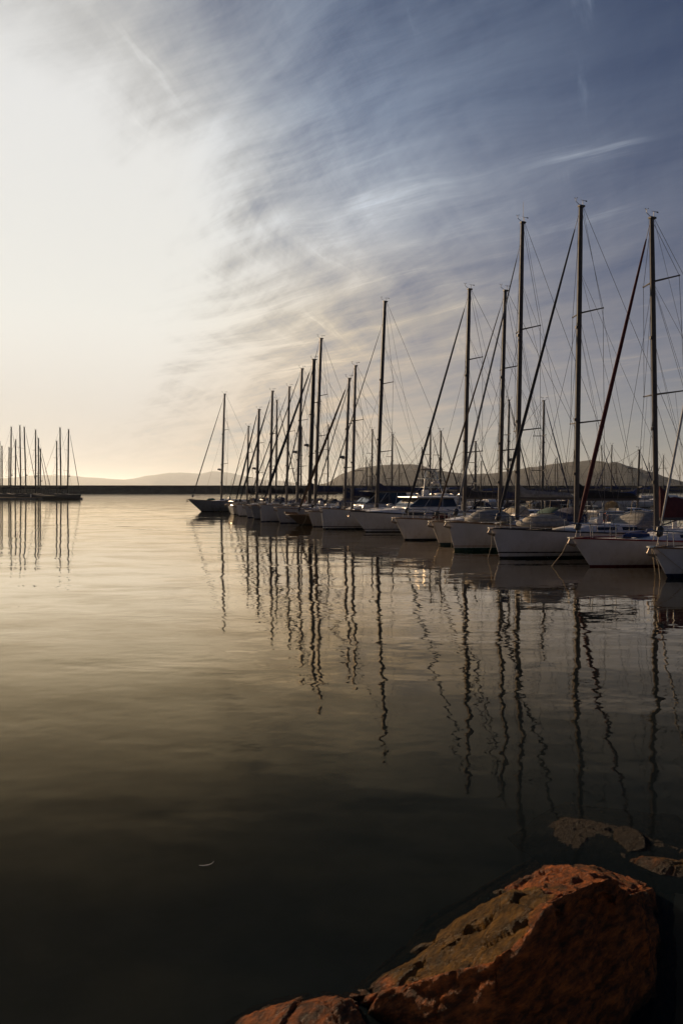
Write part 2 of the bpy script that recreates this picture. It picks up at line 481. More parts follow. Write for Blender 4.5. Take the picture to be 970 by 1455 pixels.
    # boom with stowed sail
    if cover:
        bl = boom_len * L; bz = zc + boom_z - coach_h
        b0 = Vector((xm - mast_r - 0.03, 0, bz)); b1 = Vector((xm - bl, 0, bz - 0.02))
        bo = MB().tube([b0, b1], [0.075, 0.07], 8).build('boom', mm, root)
        rings = []
        for i in range(15):
            k = i / 14; p = lerp(b0, b1, 0.0 + 0.97 * k)
            hh = cover_h * (1 - 0.42 * k) * (1 + 0.05 * math.sin(i * 2.3)); ww = 0.16 * (1 - 0.25 * k)
            if k < 0.14: hh *= 1 + (lazy) * (1 - k / 0.14) ** 1.6
            if i in (0, 14): ww *= 0.5; hh *= 0.9 if i == 0 else 0.5
            z0 = p.z + 0.03
            rings.append([(p.x, ww * math.cos(q) * (1 - 0.35 * (math.sin(q) > 0.1) * math.sin(q)), z0 + hh / 2 + hh / 2 * math.sin(q)) for q in [2*math.pi*j/10 for j in range(10)]])
        MB().loft(rings).build('sail_cover', CLOTH[cover], bo)
        MB().tube([b1 + Vector((0.1, 0, 0.05)), top + Vector((-0.14, 0, -0.05))], wire * 0.7, 4).build('topping_lift', M_wire, root)
        MB().tube([lerp(b0, b1, 0.3), base + Vector((-0.1, 0, 0.25))], 0.03, 5).build('boom_vang', M_alu, root)
        MB().tube([lerp(b0, b1, 0.9), (b1.x + 0.6, 0, H.deckz(b1.x) + 0.2)], 0.018, 5).build('mainsheet', M_rope, root)
        if detail >= 1:
            for sd in (1, -1):
                MB().tube([lerp(base, top, 0.62), lerp(b0, b1, 0.55) + Vector((0, sd * 0.14, 0))], wire * 0.6, 4).build('lazy_jack', M_wire, root)
    # pulpit and guard rails
    hp = 0.62
    p0 = [v for v in H.edge(6, 0.86, 0.985, 0.05, hp)]
    loop = p0 + [Vector((xb + 0.05, 0, fb + hp + 0.05))] + mir(p0)[::-1]
    pu = MB().tube(loop, 0.022, 5)
    for t in (0.87, 0.94):
        x = -L / 2 + L * t
        for sd in (1, -1):
            pu.tube([(x, sd * (H.half(t) - 0.06), H.sheer(t)), (x + 0.03, sd * (H.half(t) - 0.05), H.sheer(t) + hp)], 0.018, 5)
    pu.build('pulpit', M_steel, root)
    for sd in (1, -1):
        g = MB()
        ts = [0.06, 0.20, 0.34, 0.48, 0.62, 0.75, 0.87]
        tops = []
        for t in ts:
            x = -L / 2 + L * t; y = sd * (H.half(t) - 0.06)
            g.tube([(x, y, H.sheer(t)), (x, y, H.sheer(t) + hp)], 0.013, 5)
            tops.append(Vector((x, y, H.sheer(t) + hp)))
        g.tube(tops, 0.008, 4); g.tube([p - Vector((0, 0, 0.3)) for p in tops], 0.007, 4)
        g.build('guard_rail', M_steel, root)
    st_ = MB(); x = -L / 2 + 0.1; y = H.half(0.02) - 0.08
    st_.tube([(x + 0.9, y, H.sheer(.08) + hp), (x, y, H.sheer(.02) + hp), (x, -y, H.sheer(.02) + hp), (x + 0.9, -y, H.sheer(.08) + hp)], 0.018, 5)
    for sd in (1, -1): st_.tube([(x, sd * y, H.sheer(.02)), (x, sd * y, H.sheer(.02) + hp)], 0.016, 5)
    st_.build('pushpit', M_steel, root)
    if bowsprit:
        MB().tube([(xb - 1.0, 0, fb + 0.10), (xb + bowsprit, 0, fb + 0.22)], [0.14, 0.09], 8).build('bowsprit', M_teak, root)
    if anchor and detail >= 1:
        an = MB(); q = Vector((xb + 0.10, 0.0, fb - 0.02))
        an.tube([q + Vector((-0.7, 0, 0.10)), q, q + Vector((0.10, 0, -0.20))], [0.03, 0.035, 0.04], 5)
        e = q + Vector((0.10, 0, -0.20))
        for sd in (1, -1):
            an.loft([[e + Vector((0.05, 0, 0.02)), e + Vector((0.02, 0, -0.06)), e + Vector((0.0, sd * 0.02, -0.02))],
                     [e + Vector((-0.30, sd * 0.20, -0.02)), e + Vector((-0.32, sd * 0.05, -0.16)), e + Vector((-0.33, sd * 0.12, -0.07))]])
        an.build('anchor', M_anchor, root)
        MB().box((xb - 0.10, 0, fb + 0.03), (0.55, 0.16, 0.06)).build('bow_roller', M_steel, root, smooth=False)
    for (lx, ly) in lines:
        q0 = Vector((xb - 0.15, 0.12 if ly >= 0 else -0.12, fb + 0.02)); q1 = Vector((xb - 0.2 + lx, ly, -0.06))
        MB().tube([q0, q0 + Vector((0.2 if lx > -.2 else 0.05, 0, -0.05)), lerp(q0, q1, 0.5) - Vector((0, 0, 0.05)), q1], 0.013, 5).build('mooring_line', M_rope, root)
    for i in range(fenders):
        t = 0.42 + 0.17 * i; x = -L / 2 + L * t
        for sd in (1,):
            y = sd * (H.half(t) + 0.12); z = H.sheer(t) - 0.5
            fb_ = MB().tube([(x, y, z - 0.36), (x, y, z - 0.3), (x, y, z + 0.3), (x, y, z + 0.36)], [0.04, 0.12, 0.12, 0.04], 8)
            fb_.tube([(x, y, z + 0.34), (x, sd * (H.half(t) - 0.05), H.sheer(t) + 0.1)], 0.01, 4)
            fb_.build('fender', M_fenderw if i % 2 else M_fender, root)
    root['mast_x'] = xm
    return root, H, h, bow


# ================================================================ the boats of the front row
def dwl(y): return HC * F / (y - HY)
G1 = 'sailing yachts moored bows out along the pontoon'
hm_c = hull_mat('two stripes', WHITE, ((-1, 0.10, (0.02, 0.02, 0.022)), (0.26, 0.33, (0.03, 0.03, 0.032))))
hm_b = hull_mat('red boot', (0.50, 0.48, 0.47), ((-1, 0.07, (0.10, 0.012, 0.012)),))
hm_a = hull_mat('navy boot', (0.48, 0.47, 0.47), ((-1, 0.16, (0.015, 0.02, 0.04)),))
hm_d = hull_mat('green boot', (0.48, 0.465, 0.45), ((-1, 0.16, (0.012, 0.05, 0.038)), (0.24, 0.28, (0.25, 0.14, 0.07))))
hm_f = hull_mat('teal boot', (0.60, 0.54, 0.46), ((-1, 0.15, (0.015, 0.04, 0.045)),))
hm_e = hull_mat('black boot', (0.60, 0.58, 0.55), ((-1, 0.10, (0.015, 0.015, 0.016)),))
hm_h = hull_mat('thin stripe', WHITE, ((-1, 0.10, (0.015, 0.015, 0.016)), (0.20, 0.26, (0.03, 0.03, 0.035))))
hm_i = hull_mat('brown wood', (0.085, 0.058, 0.034), ((-1, 0.06, (0.012, 0.012, 0.012)),), 0.35)
hm_w = hull_mat('plain white', (0.40, 0.39, 0.38), ((-1, 0.09, (0.02, 0.025, 0.05)),))
hm_m = hull_mat('grey blue', (0.17, 0.18, 0.20), ((-1, 0.09, (0.015, 0.015, 0.016)),))
hm_k = hull_mat('dark blue', (0.03, 0.04, 0.08), ((-1, 0.08, (0.06, 0.015, 0.012)),))
M_redrail = pmat('red rail', (0.22, 0.02, 0.02), 0.4)
M_blackrail = pmat('black rail', (0.03, 0.03, 0.03), 0.4)

A = yacht('white yacht cut by the picture edge, pale rope-wound forestay, mast out of view', G1, 925, 29.8, None, None, 150, J=4.4, L=11.5, B=3.7, fb=1.16, fs=0.95, rake=0.75,
          foot=0.25, furl='white', furl_r=0.045, cover='blue', hull=hm_a, lines=((0.25, 0.5), (-0.8, -0.9), (-1.3, 0.6)), wire=0.013, spreaders=(0.36, 0.68))
B_ = yacht('white yacht with a red rail stripe, dark red furled jib and dark red boom cover', G1, 812, 34.0, 932, 924, 312, L=12.5, B=3.9, fb=1.24, fs=1.05, rake=0.95,
           stay_py=322, foot=0.18, furl='red', furl_r=0.10, cover='darkred', hood='beige', hull=hm_b, rail=M_redrail, lines=((0.75, -0.75),), boom_z=0.95, cover_h=1.05, lazy=0.55,
           spreaders=(0.44, 0.80), mast_r=0.135)
C_ = yacht('white yacht with two dark waterline stripes, black boom cover and tallest mast', G1, 698, 38.1, 818, 825.5, 293, L=12.5, B=4.0, fb=1.45, fs=1.15, rake=0.45,
           stay_py=306, foot=0.22, furl='charcoal', furl_r=0.085, cover='black', hood='grey', hull=hm_c, rail=M_blackrail, lines=((0.5, 0.1),), boom_z=1.62, boom_len=0.31, cover_h=0.5,
           spreaders=(0.32, 0.665), mast_r=0.14, anchor=True)
D_ = yacht('white yacht with a green boot stripe, pale furled jib and tall radio antenna', G1, 636, 42.8, 734, 742.5, 316, B=3.9, fb=1.56, fs=1.2, rake=0.40,
           stay_py=348, foot=0.35, furl='grey', furl_r=0.065, cover='grey', hood='navy', hull=hm_d, lines=((0.1, 0.2),), spreaders=(0.30, 0.64), vane=2, mast_r=0.135)
F_ = yacht('narrow cream yacht with dark teal boot stripe between two white bows', G1, 612, 46.9, 709, 718, 413, B=3.5, fb=1.40, fs=1.1, rake=0.55,
           stay_py=424, foot=0.25, furl='brown', furl_r=0.06, cover='navy', hood='green', hull=hm_f, lines=((-0.3, 0.2),), spreaders=(0.30, 0.66), mast_r=0.13, bimini='navy')
E_ = yacht('grey white yacht with black furled jib, bow nearest the motor cruiser', G1, 560, 51.3, 659, 667, 411, B=3.8, fb=1.44, fs=1.1, rake=0.75,
           stay_py=424, foot=0.75, furl='charcoal', furl_r=0.09, cover='charcoal', hood='beige', hull=hm_e, lines=((-0.4, 0.3),), spreaders=(0.28, 0.69), mast_r=0.14)
H_ = yacht('white plumb-bowed yacht with thin dark stripe, thin forestay and tall single mast', G1, 456, 65.0, 535, 547, 428, B=4.0, fb=1.70, fs=1.3, rake=0.18,
           stay_py=460, foot=0.2, furl='charcoal', furl_r=0.05, cover='navy', hood='beige', hull=hm_h, lines=((-0.1, 0.1),), spreaders=(0.27, 0.60), mast_r=0.16, boom_z=1.7)
N_ = yacht('yacht almost hidden behind the plumb white bow, mast beside the radar mast', G1, 437, 69.0, 500, 505, 520, B=3.4, fb=1.35, fs=1.0, rake=0.5,
           foot=0.3, furl='charcoal', furl_r=0.05, cover='navy', hood='navy', hull=hm_w, spreaders=(0.27, 0.62), mast_r=0.13, mastm=M_mastdark)
I_ = yacht('low brown wooden yacht with bowsprit, thick furled jib and radar on its mast', G1, 409, 72.6, 489, 496, 538, B=3.3, fb=0.92, fs=0.8, rake=1.1,
           stay_py=545, foot=0.9, furl='brown', furl_r=0.15, cover='navy', hood=None, hull=hm_i, radar=0.40, bowsprit=0.3, lines=((0.2, 0.1),), spreaders=(0.33, 0.66), mast_r=0.14, coach_h=0.45, mastm=M_mastdark)
P_ = yacht('yacht behind the brown wooden bow, tallest mast of the far group', G1, 392, 76.0, 447.5, 456, 481, B=3.8, fb=1.5, fs=1.15, rake=0.4,
           foot=0.35, furl='charcoal', furl_r=0.06, cover='navy', hood='navy', hull=hm_w, spreaders=(0.42, 0.66), vane=1, mast_r=0.16, boom_z=1.75, mastm=M_mastdark)
J_ = yacht('white yacht with square bow, thick dark mast with radar and thick furled jib', G1, 369, 79.5, 439.5, 446, 511, B=4.0, fb=1.72, fs=1.3, rake=0.15,
           stay_py=520, foot=0.3, furl='charcoal', furl_r=0.15, cover='navy', hood='black', hull=hm_w, radar=0.40, mast_r=0.22, mastm=M_aludark, lines=((0.2, 0.2),), spreaders=(0.35, 0.7), boom_z=1.75)
K_ = yacht('yacht with flat radar dome on mast, just left of the thick dark mast', G1, 356, 86.0, 422, 429, 524, B=3.7, fb=1.5, fs=1.1, rake=0.4,
           stay_py=528, foot=0.35, furl='charcoal', furl_r=0.08, cover='black', hood='black', hull=hm_m, radar=0.38, spreaders=(0.28, 0.62), mast_r=0.16, mastm=M_mastdark)
L_ = yacht('yacht in the far group whose mast stands clear without any radar dome', G1, 347, 90.0, 407, 411, 550, B=3.6, fb=1.4, fs=1.1, rake=0.4,
           stay_py=556, foot=0.35, furl='charcoal', furl_r=0.06, cover='black', hood='navy', hull=hm_w, spreaders=(0.30, 0.62), mast_r=0.14, mastm=M_mastdark)
O_ = yacht('yacht in the far group with thick furled jib crossing its neighbours masts', G1, 335, 95.0, 383.5, 387, 556, B=3.6, fb=1.4, fs=1.1, rake=0.4,
           stay_py=562, foot=0.4, furl='charcoal', furl_r=0.12, cover='black', hood='navy', hull=hm_e, spreaders=(0.30, 0.62), mast_r=0.16, mastm=M_mastdark)
Q_ = yacht('yacht in the far group with a radar on its thick short mast', G1, 331, 99.0, 364.5, 368, 582, B=3.5, fb=1.35, fs=1.1, rake=0.5,
           foot=0.3, furl='charcoal', furl_r=0.12, cover='black', hood='navy', hull=hm_w, radar=0.36, spreaders=(0.32, 0.64), mast_r=0.17, L=10, mastm=M_mastdark)
S_ = yacht('small yacht with the shortest mast, next to the lone end yacht', G1, 321, 105.0, 351, 353, 606, B=3.2, fb=1.2, fs=1.0, rake=0.5,
           stay_py=609, foot=0.3, furl='charcoal', furl_r=0.06, cover='black', hood='navy', hull=hm_m, spreaders=(0.33, 0.66), mast_r=0.12, L=9, mastm=M_mastdark)
M_ = yacht('dark grey yacht standing alone at the end of the row, long raked bow', G1, 267, 113.0, 314.5, 319, 560, B=3.7, fb=1.75, fs=1.35, rake=1.9,
           stay_py=566, foot=0.55, furl='charcoal', furl_r=0.075, cover=None, hood=None, hull=hm_m, radar=0.28, spreaders=(0.34, 0.66), mast_r=0.15, lines=((0.9, 0.3), (1.3, -0.2)), L=11.5, coach_h=0.3, mastm=M_mastdark)

# ---- motor cruisers lying in the same row
def cruiser(name, label, bow, L, B, fb, fs, rake, hullm, cab0, cab_len, cab_h, tower=False, roof='white', screen_h=0.9, glass=None):
    h = Vector((-math.cos(HEAD_A), -math.sin(HEAD_A), 0))
    root = thing(name, label, 'motorboat', bow - h * (L / 2), math.atan2(h.y, h.x), 'motor cruisers among the yachts')
    H = Hull(L, B, fb, fs, rake, full=2.8, flare=1.25)
    H.mesh().build('hull', hullm, root)
    H.deck(cam=0.09).build('deck', M_deck, root)
    pe = H.edge(24, 0, 1, 0, 0.012)
    MB().tube(pe + mir(pe)[::-1], 0.05, 5).build('rub_rail', M_blackrail, root)
    xb = L / 2; x0 = xb - cab0; x1 = x0 - cab_len
    # raised foredeck trunk
    rings = []
    for i in range(9):
        k = i / 8; x = xb - 1.3 - (cab0 - 1.2) * k; w = min(H.halfx(x) * 0.72, B * 0.36); z = H.deckz(x) - 0.02; hh = 0.42 * k ** 0.7 + 0.02
        rings.append([(x, -w, z), (x, -w * 0.85, z + hh), (x, 0, z + hh * 1.25), (x, w * 0.85, z + hh), (x, w, z)])
    MB().loft(rings).build('foredeck_trunk', M_cabin, root)
    # cabin house with raked screen
    w = B * 0.39; z = H.deckz(x0) + 0.2; zt = z + cab_h
    prof = [(x0, z + 0.1), (x0 - screen_h * 1.15, zt), (x1 + 0.2, zt), (x1, z)]
    rings = []
    for yy, s in ((-w, 0.0), (-w * 0.9, 1.0), (w * 0.9, 1.0), (w, 0.0)):
        pass
    mb = MB()
    lo = [(x0, -w * .85, z), (x0, w * .85, z), (x1, w, z - 0.2), (x1, -w, z - 0.2)]
    md = [(x0 - .12, -w * .83, z + .3), (x0 - .12, w * .83, z + .3), (x1, w * .97, z + .3), (x1, -w * .97, z + .3)]
    hi = [(x0 - screen_h * 1.2, -w * .78, zt), (x0 - screen_h * 1.2, w * .78, zt), (x1 + .3, w * .84, zt), (x1 + .3, -w * .84, zt)]
    mb.loft([lo, md, hi])
    cab = mb.build('cabin', M_cabin, root, smooth=False, bevel=0.05)
    def q(f0, f1, a, b, c, d_, off):
        return [lerp(lerp(a, b, f0), lerp(d_, c, f0), 0.06) + off, lerp(lerp(a, b, f1), lerp(d_, c, f1), 0.06) + off, lerp(lerp(a, b, f1), lerp(d_, c, f1), 0.96) + off, lerp(lerp(a, b, f0), lerp(d_, c, f0), 0.96) + off]
    gm = glass or M_window
    for f0, f1 in ((0.02, 0.335), (0.35, 0.65), (0.665, 0.98)):
        m2 = MB(); n = Vector((0.009, 0, 0.008))
        pts = q(f0, f1, md[0], md[1], hi[1], hi[0], n); m2.f.append(tuple(m2.ring(pts)))
        m2.build('windscreen', gm, cab, smooth=False)
    for sd, (a, b, c, d_) in ((1, (md[1], md[2], hi[2], hi[1])), (-1, (md[0], md[3], hi[3], hi[0]))):
        for f0, f1 in ((0.015, 0.30), (0.315, 0.66), (0.675, 0.97)):
            m2 = MB(); pts = q(f0, f1, a, b, c, d_, Vector((0, sd * 0.012, 0.003))); m2.f.append(tuple(m2.ring(pts)))
            m2.build('side_window', gm, cab, smooth=False)
    MB().box(((x0 - screen_h + x1) / 2 - 0.1, 0, zt + 0.06), (cab_len - 0.3, B * 0.80, 0.10)).build('hardtop', CLOTH[roof] if roof != 'white' else M_cabin, root, smooth=False, bevel=0.04)
    # bow rail
    p0 = H.edge(10, 0.5, 0.985, 0.08, 0.7)
    ra = MB().tube(p0 + [Vector((xb + 0.1, 0, fb + 0.75))] + mir(p0)[::-1], 0.022, 5)
    for t in (0.52, 0.62, 0.72, 0.82, 0.91):
        for sd in (1, -1):
            x = -L / 2 + L * t; ra.tube([(x, sd * (H.half(t) - 0.08), H.sheer(t)), (x, sd * (H.half(t) - 0.08), H.sheer(t) + 0.68)], 0.016, 5)
    ra.build('bow_rail', M_steel, root)
    if tower:
        zt2 = zt + 0.12; xt = (x0 + x1) / 2 - 0.3
        g = MB()
        for sx in (0.9, -0.9):
            for sd in (1, -1):
                g.tube([(xt + sx, sd * 1.05, zt2), (xt + sx * 0.45, sd * 0.5, zt2 + 2.05)], 0.03, 6)
        for k in (0.35, 0.68, 1.0):
            a = 0.9 - 0.495 * k; b = 1.05 - 0.55 * k; zz = zt2 + 2.05 * k
            g.tube([(xt + a, b, zz), (xt + a, -b, zz), (xt - a, -b, zz), (xt - a, b, zz), (xt + a, b, zz)], 0.024, 5)
        for sd in (1, -1):
            g.tube([(xt + .9, sd * 1.05, zt2), (xt - .6, sd * .68, zt2 + 1.4)], 0.018, 5)
        tw = g.build('tower_frame', M_steel, root)
        MB().box((xt, 0, zt2 + 2.13), (1.9, 1.5, 0.06)).build('tower_canopy', CLOTH['grey'], tw, smooth=False, bevel=0.02)
        MB().box((xt + 0.2, 0, zt2 + 0.27), (0.45, 0.6, 0.5)).build('helm_console', M_cabin, tw, smooth=False, bevel=0.08)
        MB().ell((xt - 0.6, 0.2, zt2 + 1.05), (0.33, 0.33, 0.14), 14, 8).build('radar_dome', M_radar, tw)
        for sy in (0.5, -0.55):
            MB().tube([(xt - .7, sy, zt2 + 2.1), (xt - 1.0, sy * 1.1, zt2 + 4.6)], [0.018, 0.008], 5).build('whip_antenna', M_black, tw)
        sg = MB().tube([(xt - 1.4, 0.4, zt2), (xt - 1.4, 0.4, zt2 + 0.5)], 0.03, 5); sg.ell((xt - 1.4, 0.4, zt2 + 0.6), (0.14, 0.14, 0.14), 10, 6)
        sg.build('satellite_dome', M_radar, root)
    a = MB(); q0 = Vector((xb + 0.05, 0, fb - 0.1))
    a.tube([q0 + Vector((-.4, 0, .15)), q0 + Vector((.1, 0, -.05)), q0 + Vector((.12, 0, -.3))], 0.035, 5)
    a.tube([q0 + Vector((.12, -.2, -.25)), q0 + Vector((.12, 0, -.32)), q0 + Vector((.12, .2, -.25))], 0.04, 5)
    a.build('anchor', M_anchor, root)
    return root

hm_g = hull_mat('cruiser', (0.62, 0.60, 0.58), ((-1, 0.07, (0.015, 0.015, 0.017)), (0.20, 0.26, (0.03, 0.03, 0.035))))
hm_g2 = hull_mat('cruiser cream', (0.60, 0.55, 0.48), ((-1, 0.08, (0.015, 0.015, 0.017)),))
cruiser('motor_cruiser', 'white motor cruiser with hardtop and lookout tower of steel tubes', at(498, 60.5), 14.0, 4.4, 1.62, 1.15, 1.25, hm_g, 4.0, 4.4, 1.02, tower=True, screen_h=0.95, roof='white')
cruiser('motor_cruiser', 'cream motor cruiser with sunlit slanted windscreen behind the plumb-bowed yacht', at(474, 70.5), 11.5, 4.0, 1.5, 1.1, 0.9, hm_g2, 2.2, 4.6, 1.45, roof='grey', screen_h=1.3)

# ---- tenders lying upside down on foredecks
def tender(label, host, xoff, Lt, Bt, Ht, cloth, lift=0.0, turn=0.0):
    root, H, h, bow = host
    p = bow - h * xoff
    z = H.deckz(H.L / 2 - xoff) + 0.05 + lift
    t = thing('dinghy', label, 'dinghy', (p.x, p.y, z), math.atan2(h.y, h.x) + turn, 'dinghies stowed on foredecks')
    rings = []
    for i in range(15):
        k = i / 14; x = Lt * (0.5 - k)
        e = (1 - abs(2 * k - 1) ** 3.2) ** 0.6 if 0 < k < 1 else 0.02
        w = Bt / 2 * max(e, 0.06); hh = Ht * max(e, 0.10) ** 0.8 * (0.85 + 0.15 * math.sin(math.pi * k))
        rings.append([(x, w * math.cos(q), 0.04 + hh * max(0, math.sin(q)) ** 0.75) for q in [math.pi * j / 12 for j in range(13)]])
    MB().loft(rings, closed=True).build('hull', CLOTH[cloth], t)
    tb = MB(); pts = []
    for i in range(25):
        q = 2 * math.pi * i / 24
        pts.append((Lt * 0.49 * abs(math.cos(q)) ** 0.6 * (1 if math.cos(q) > 0 else -1), Bt * 0.5 * abs(math.sin(q)) ** 0.6 * (1 if math.sin(q) > 0 else -1), 0.13))
    tb.tube(pts, 0.13, 8)
    tb.build('inflatable_tube', CLOTH['grey'], t)
    MB().tube([(Lt * .47, 0, .15), (Lt * .1, 0, Ht + .06), (-Lt * .3, 0, Ht + .05)], 0.02, 5).build('lashing', M_rope, t)
    return t
tender('upturned grey dinghy on the foredeck of the green-striped yacht', D_, 2.6, 2.6, 1.45, 0.62, 'grey', lift=0.1)
tender('covered beige dinghy on the foredeck of the black-covered boom yacht', C_, 2.9, 2.5, 1.4, 0.55, 'beige', lift=0.15, turn=0.1)

# ---- back row on the far side of the same pontoon (bows pointing away)
G2 = 'yachts moored stern to stern behind the front row'
def row_back(px, d): return at(px, d)
back = [  # mast px, top py, depth of the mast, label, cover, stay, hull
    (905, 640, 78, 'short-masted yacht seen between the two right-hand tall masts', 'blue', 'navy', hm_w, None),
    (769.5, 570, 72, 'yacht whose dark blue furled jib slopes down to the right', 'navy', 'navy', hm_w, None),
    (720, 569, 79, 'yacht with radar dome, mast rising close behind the pale mast', 'blue', 'charcoal', hm_e, 0.44),
    (674, 628, 84, 'yacht with short mast behind the pale furled jib', 'grey', 'charcoal', hm_w, None),
    (624.5, 613, 90, 'yacht with mast just right of the steel lookout tower', 'blue', 'charcoal', hm_w, None),
    (610, 612, 95, 'yacht with mast just left of the steel lookout tower', 'navy', 'charcoal', hm_k, None),
    (556, 618, 103, 'yacht with thin mast before the hill crest', 'black', 'charcoal', hm_w, None),
    (527.5, 611, 107, 'yacht with thin mast close left of the tall plumb-bowed mast', 'navy', 'charcoal', hm_e, None),
    (465, 604, 116, 'yacht with pale thin mast right of the thick pair', 'navy', None, hm_w, None),
    (427, 607, 117, 'yacht with a slender mast and small dome behind the far group', 'navy', None, hm_k, None),
    (392, 569, 104, 'yacht whose furled jib falls to the right in the far group', 'black', 'charcoal', hm_w, None),
]
for (px, py, dm, lab, cov, stay, hmx, rad) in back:
    hb = Vector((math.cos(HEAD_A), math.sin(HEAD_A), 0)); Jb = random.uniform(3.4, 4.1)
    bw = at(px, dm) + hb * Jb
    yacht(lab, G2, None, None, px, px + (3 if px > 700 else 1.5), py, B=3.3, fb=1.25, fs=1.05, rake=0.6, flip=True, plan_bow=bw, J=Jb,
          furl=stay, furl_r=0.07, cover=cov, hood=random.choice(['navy', 'beige', 'grey', 'blue']), hull=hmx, radar=rad, spreaders=(0.36, 0.68), mast_r=0.11,
          detail=1, lines=((0.8, 0.1),), bimini=random.choice([None, 'blue', 'beige', 'white']), wire=0.015, anchor=False)

# ---- small things aboard and between: lifebuoys
# ---- simpler yachts farther out: hull, mast, boom with cover, forestay, spreaders
def small_yacht(label, group, mast_at, ztop, heading, L, B, fb, hullm, cover, furl, deckm=None, wire=0.02, mast_r=0.11, top_off=0.15, mastm=None, radar=None, J=None, boom=True):
    h = Vector((math.cos(heading), math.sin(heading), 0)); J = J or 0.36 * L
    root = thing('moored_yacht', label, 'sailboat', (mast_at.x + h.x * (J - L / 2), mast_at.y + h.y * (J - L / 2), 0), heading, group)
    H = Hull(L, B, fb, fb * 0.82, 0.6)
    H.mesh(14, 5).build('hull', hullm, root)
    H.deck(10).build('deck', deckm or M_deck, root)
    xm = L / 2 - J
    rings = []
    for i in range(6):
        x = xm + 1.2 - i / 5 * 4.4; w = min(H.halfx(x) * .6, B * .33); z = H.deckz(x) - .02; hh = 0.42 * min(1, i / 5 * 2.5 + .1)
        rings.append([(x, -w, z), (x, -w * .8, z + hh), (x, w * .8, z + hh), (x, w, z)])
    MB().loft(rings).build('coachroof', deckm or M_cabin, root)
    base = Vector((xm, 0, fb + 0.2)); top = Vector((xm - top_off, 0, ztop))
    make_mast(root, base, top, mast_r, mastm or M_alu, (0.36, 0.68), B, 0.4, radar, 1, False)
    st = top + Vector((mast_r, 0, -0.3)); ft = Vector((L / 2 - 0.4, 0, fb + 0.05))
    f = MB().tube([ft, st], wire, 4).build('forestay', M_wire, root)
    if furl: MB().tube([lerp(ft, st, k) for k in (0.05, 0.12, 0.5, 0.93)], [0.06, 0.09, 0.08, 0.035], 6).build('furled_sail', CLOTH[furl], f)
    MB().tube([top, (-L / 2 + .1, 0, fb)], wire, 4).build('backstay', M_wire, root)
    for sd in (1, -1):
        tip = lerp(base, top, 0.36) + Vector((-.35, sd * B * .32, .05))
        MB().tube([top, tip, (xm - .25, sd * B * .46, fb)], wire * 0.8, 4).build('shroud', M_wire, root)
    if boom:
        bz = fb + 1.55; bl = 0.34 * L
        b = MB().tube([(xm - .1, 0, bz), (xm - bl, 0, bz)], 0.08, 6).build('boom', M_alu, root)
        rings = []
        for i in range(8):
            k = i / 7; hh = 0.5 * (1 - .4 * k) * (1.7 if i == 0 else 1); x = xm - .1 - bl * .96 * k
            rings.append([(x, .17 * math.cos(q), bz + .05 + hh / 2 + hh / 2 * math.sin(q)) for q in [2*math.pi*j/8 for j in range(8)]])
        MB().loft(rings).build('sail_cover', CLOTH[cover], b)
    return root

# yachts of the jetty on the far left, all dark against the light
GL = 'dark yachts lying at the far jetty'
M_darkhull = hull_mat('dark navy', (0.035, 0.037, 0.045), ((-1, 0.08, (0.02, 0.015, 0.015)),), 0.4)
left = [(96.5, 98, 610.5, 226, True), (87, 85.5, 608, 230, False), (81, 81, 627, 236, False), (57.5, 58, 638, 238, True), (55, 55, 623, 241, False), (51, 51, 611, 233, True), (37.5, 34.5, 607, 237, True),
        (30, 28.5, 605, 240, False), (22, 23, 625, 245, False), (15.5, 16.5, 607, 235, True), (13, 13.5, 636, 250, False), (3.5, 3.2, 634, 246, False), (0.5, 0, 628, 252, False)]
words = ['at the open end of the far jetty, mast nearest the gap', 'at the far jetty, tall mast second from the open end', 'at the far jetty, shorter mast third from the open end',
         'at the far jetty, shortest mast of the middle trio', 'at the far jetty, medium mast of the middle trio', 'at the far jetty, tallest mast of the middle trio',
         'at the far jetty with raised sail cover and tilted mast', 'at the far jetty carrying the tallest mast of all', 'at the far jetty, shorter thin mast beside the tallest',
         'at the far jetty, tall upright mast left of the tallest', 'at the far jetty, short mast hugging a tall upright one', 'at the far jetty, second mast from the picture edge',
         'at the far jetty, mast right on the picture edge']
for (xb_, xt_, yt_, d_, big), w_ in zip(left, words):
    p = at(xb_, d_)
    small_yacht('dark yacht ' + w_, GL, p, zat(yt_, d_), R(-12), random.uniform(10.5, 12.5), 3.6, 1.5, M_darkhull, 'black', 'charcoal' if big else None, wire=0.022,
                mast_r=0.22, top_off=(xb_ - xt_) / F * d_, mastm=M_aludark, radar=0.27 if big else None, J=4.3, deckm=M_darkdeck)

# yachts of the next pontoons, far off under the hills
GF = 'distant yachts on the pontoons under the hills'
lab_far = 'distant yacht, thin bare mast against the brown hills among many like it'
hulls = [hm_w, hm_e, hm_k, hm_h, hm_m]
covs = ['blue', 'navy', 'grey', 'beige', 'navy', 'red', 'white']
proto = []
rf = random.Random(21)
for k in range(5):
    m = small_yacht(lab_far, GF, at(600 + 30 * k, 165), rf.uniform(8.5, 11.5), HEAD_A + (math.pi if k % 2 else 0) + rf.uniform(-.05, .05), rf.uniform(9.5, 11.5), 3.3, 1.3, hulls[k], covs[k], 'navy' if k != 2 else None, wire=0.022, mast_r=0.10)
    proto.append(m)
def copy_tree(o, parent=None):
    c = o.copy(); col.objects.link(c)
    if parent is not None: c.parent = parent
    for ch in list(o.children): copy_tree(ch, c)
    return c
spots = []
for px in [512, 533, 548, 573, 588, 600, 634, 650, 668, 690, 700, 745, 758, 783, 795, 806, 846, 858, 868, 877, 893, 915, 941, 948, 960]:
    spots.append((px + rf.uniform(-2, 2), rf.choice([135, 150, 165, 190, 215, 235])))
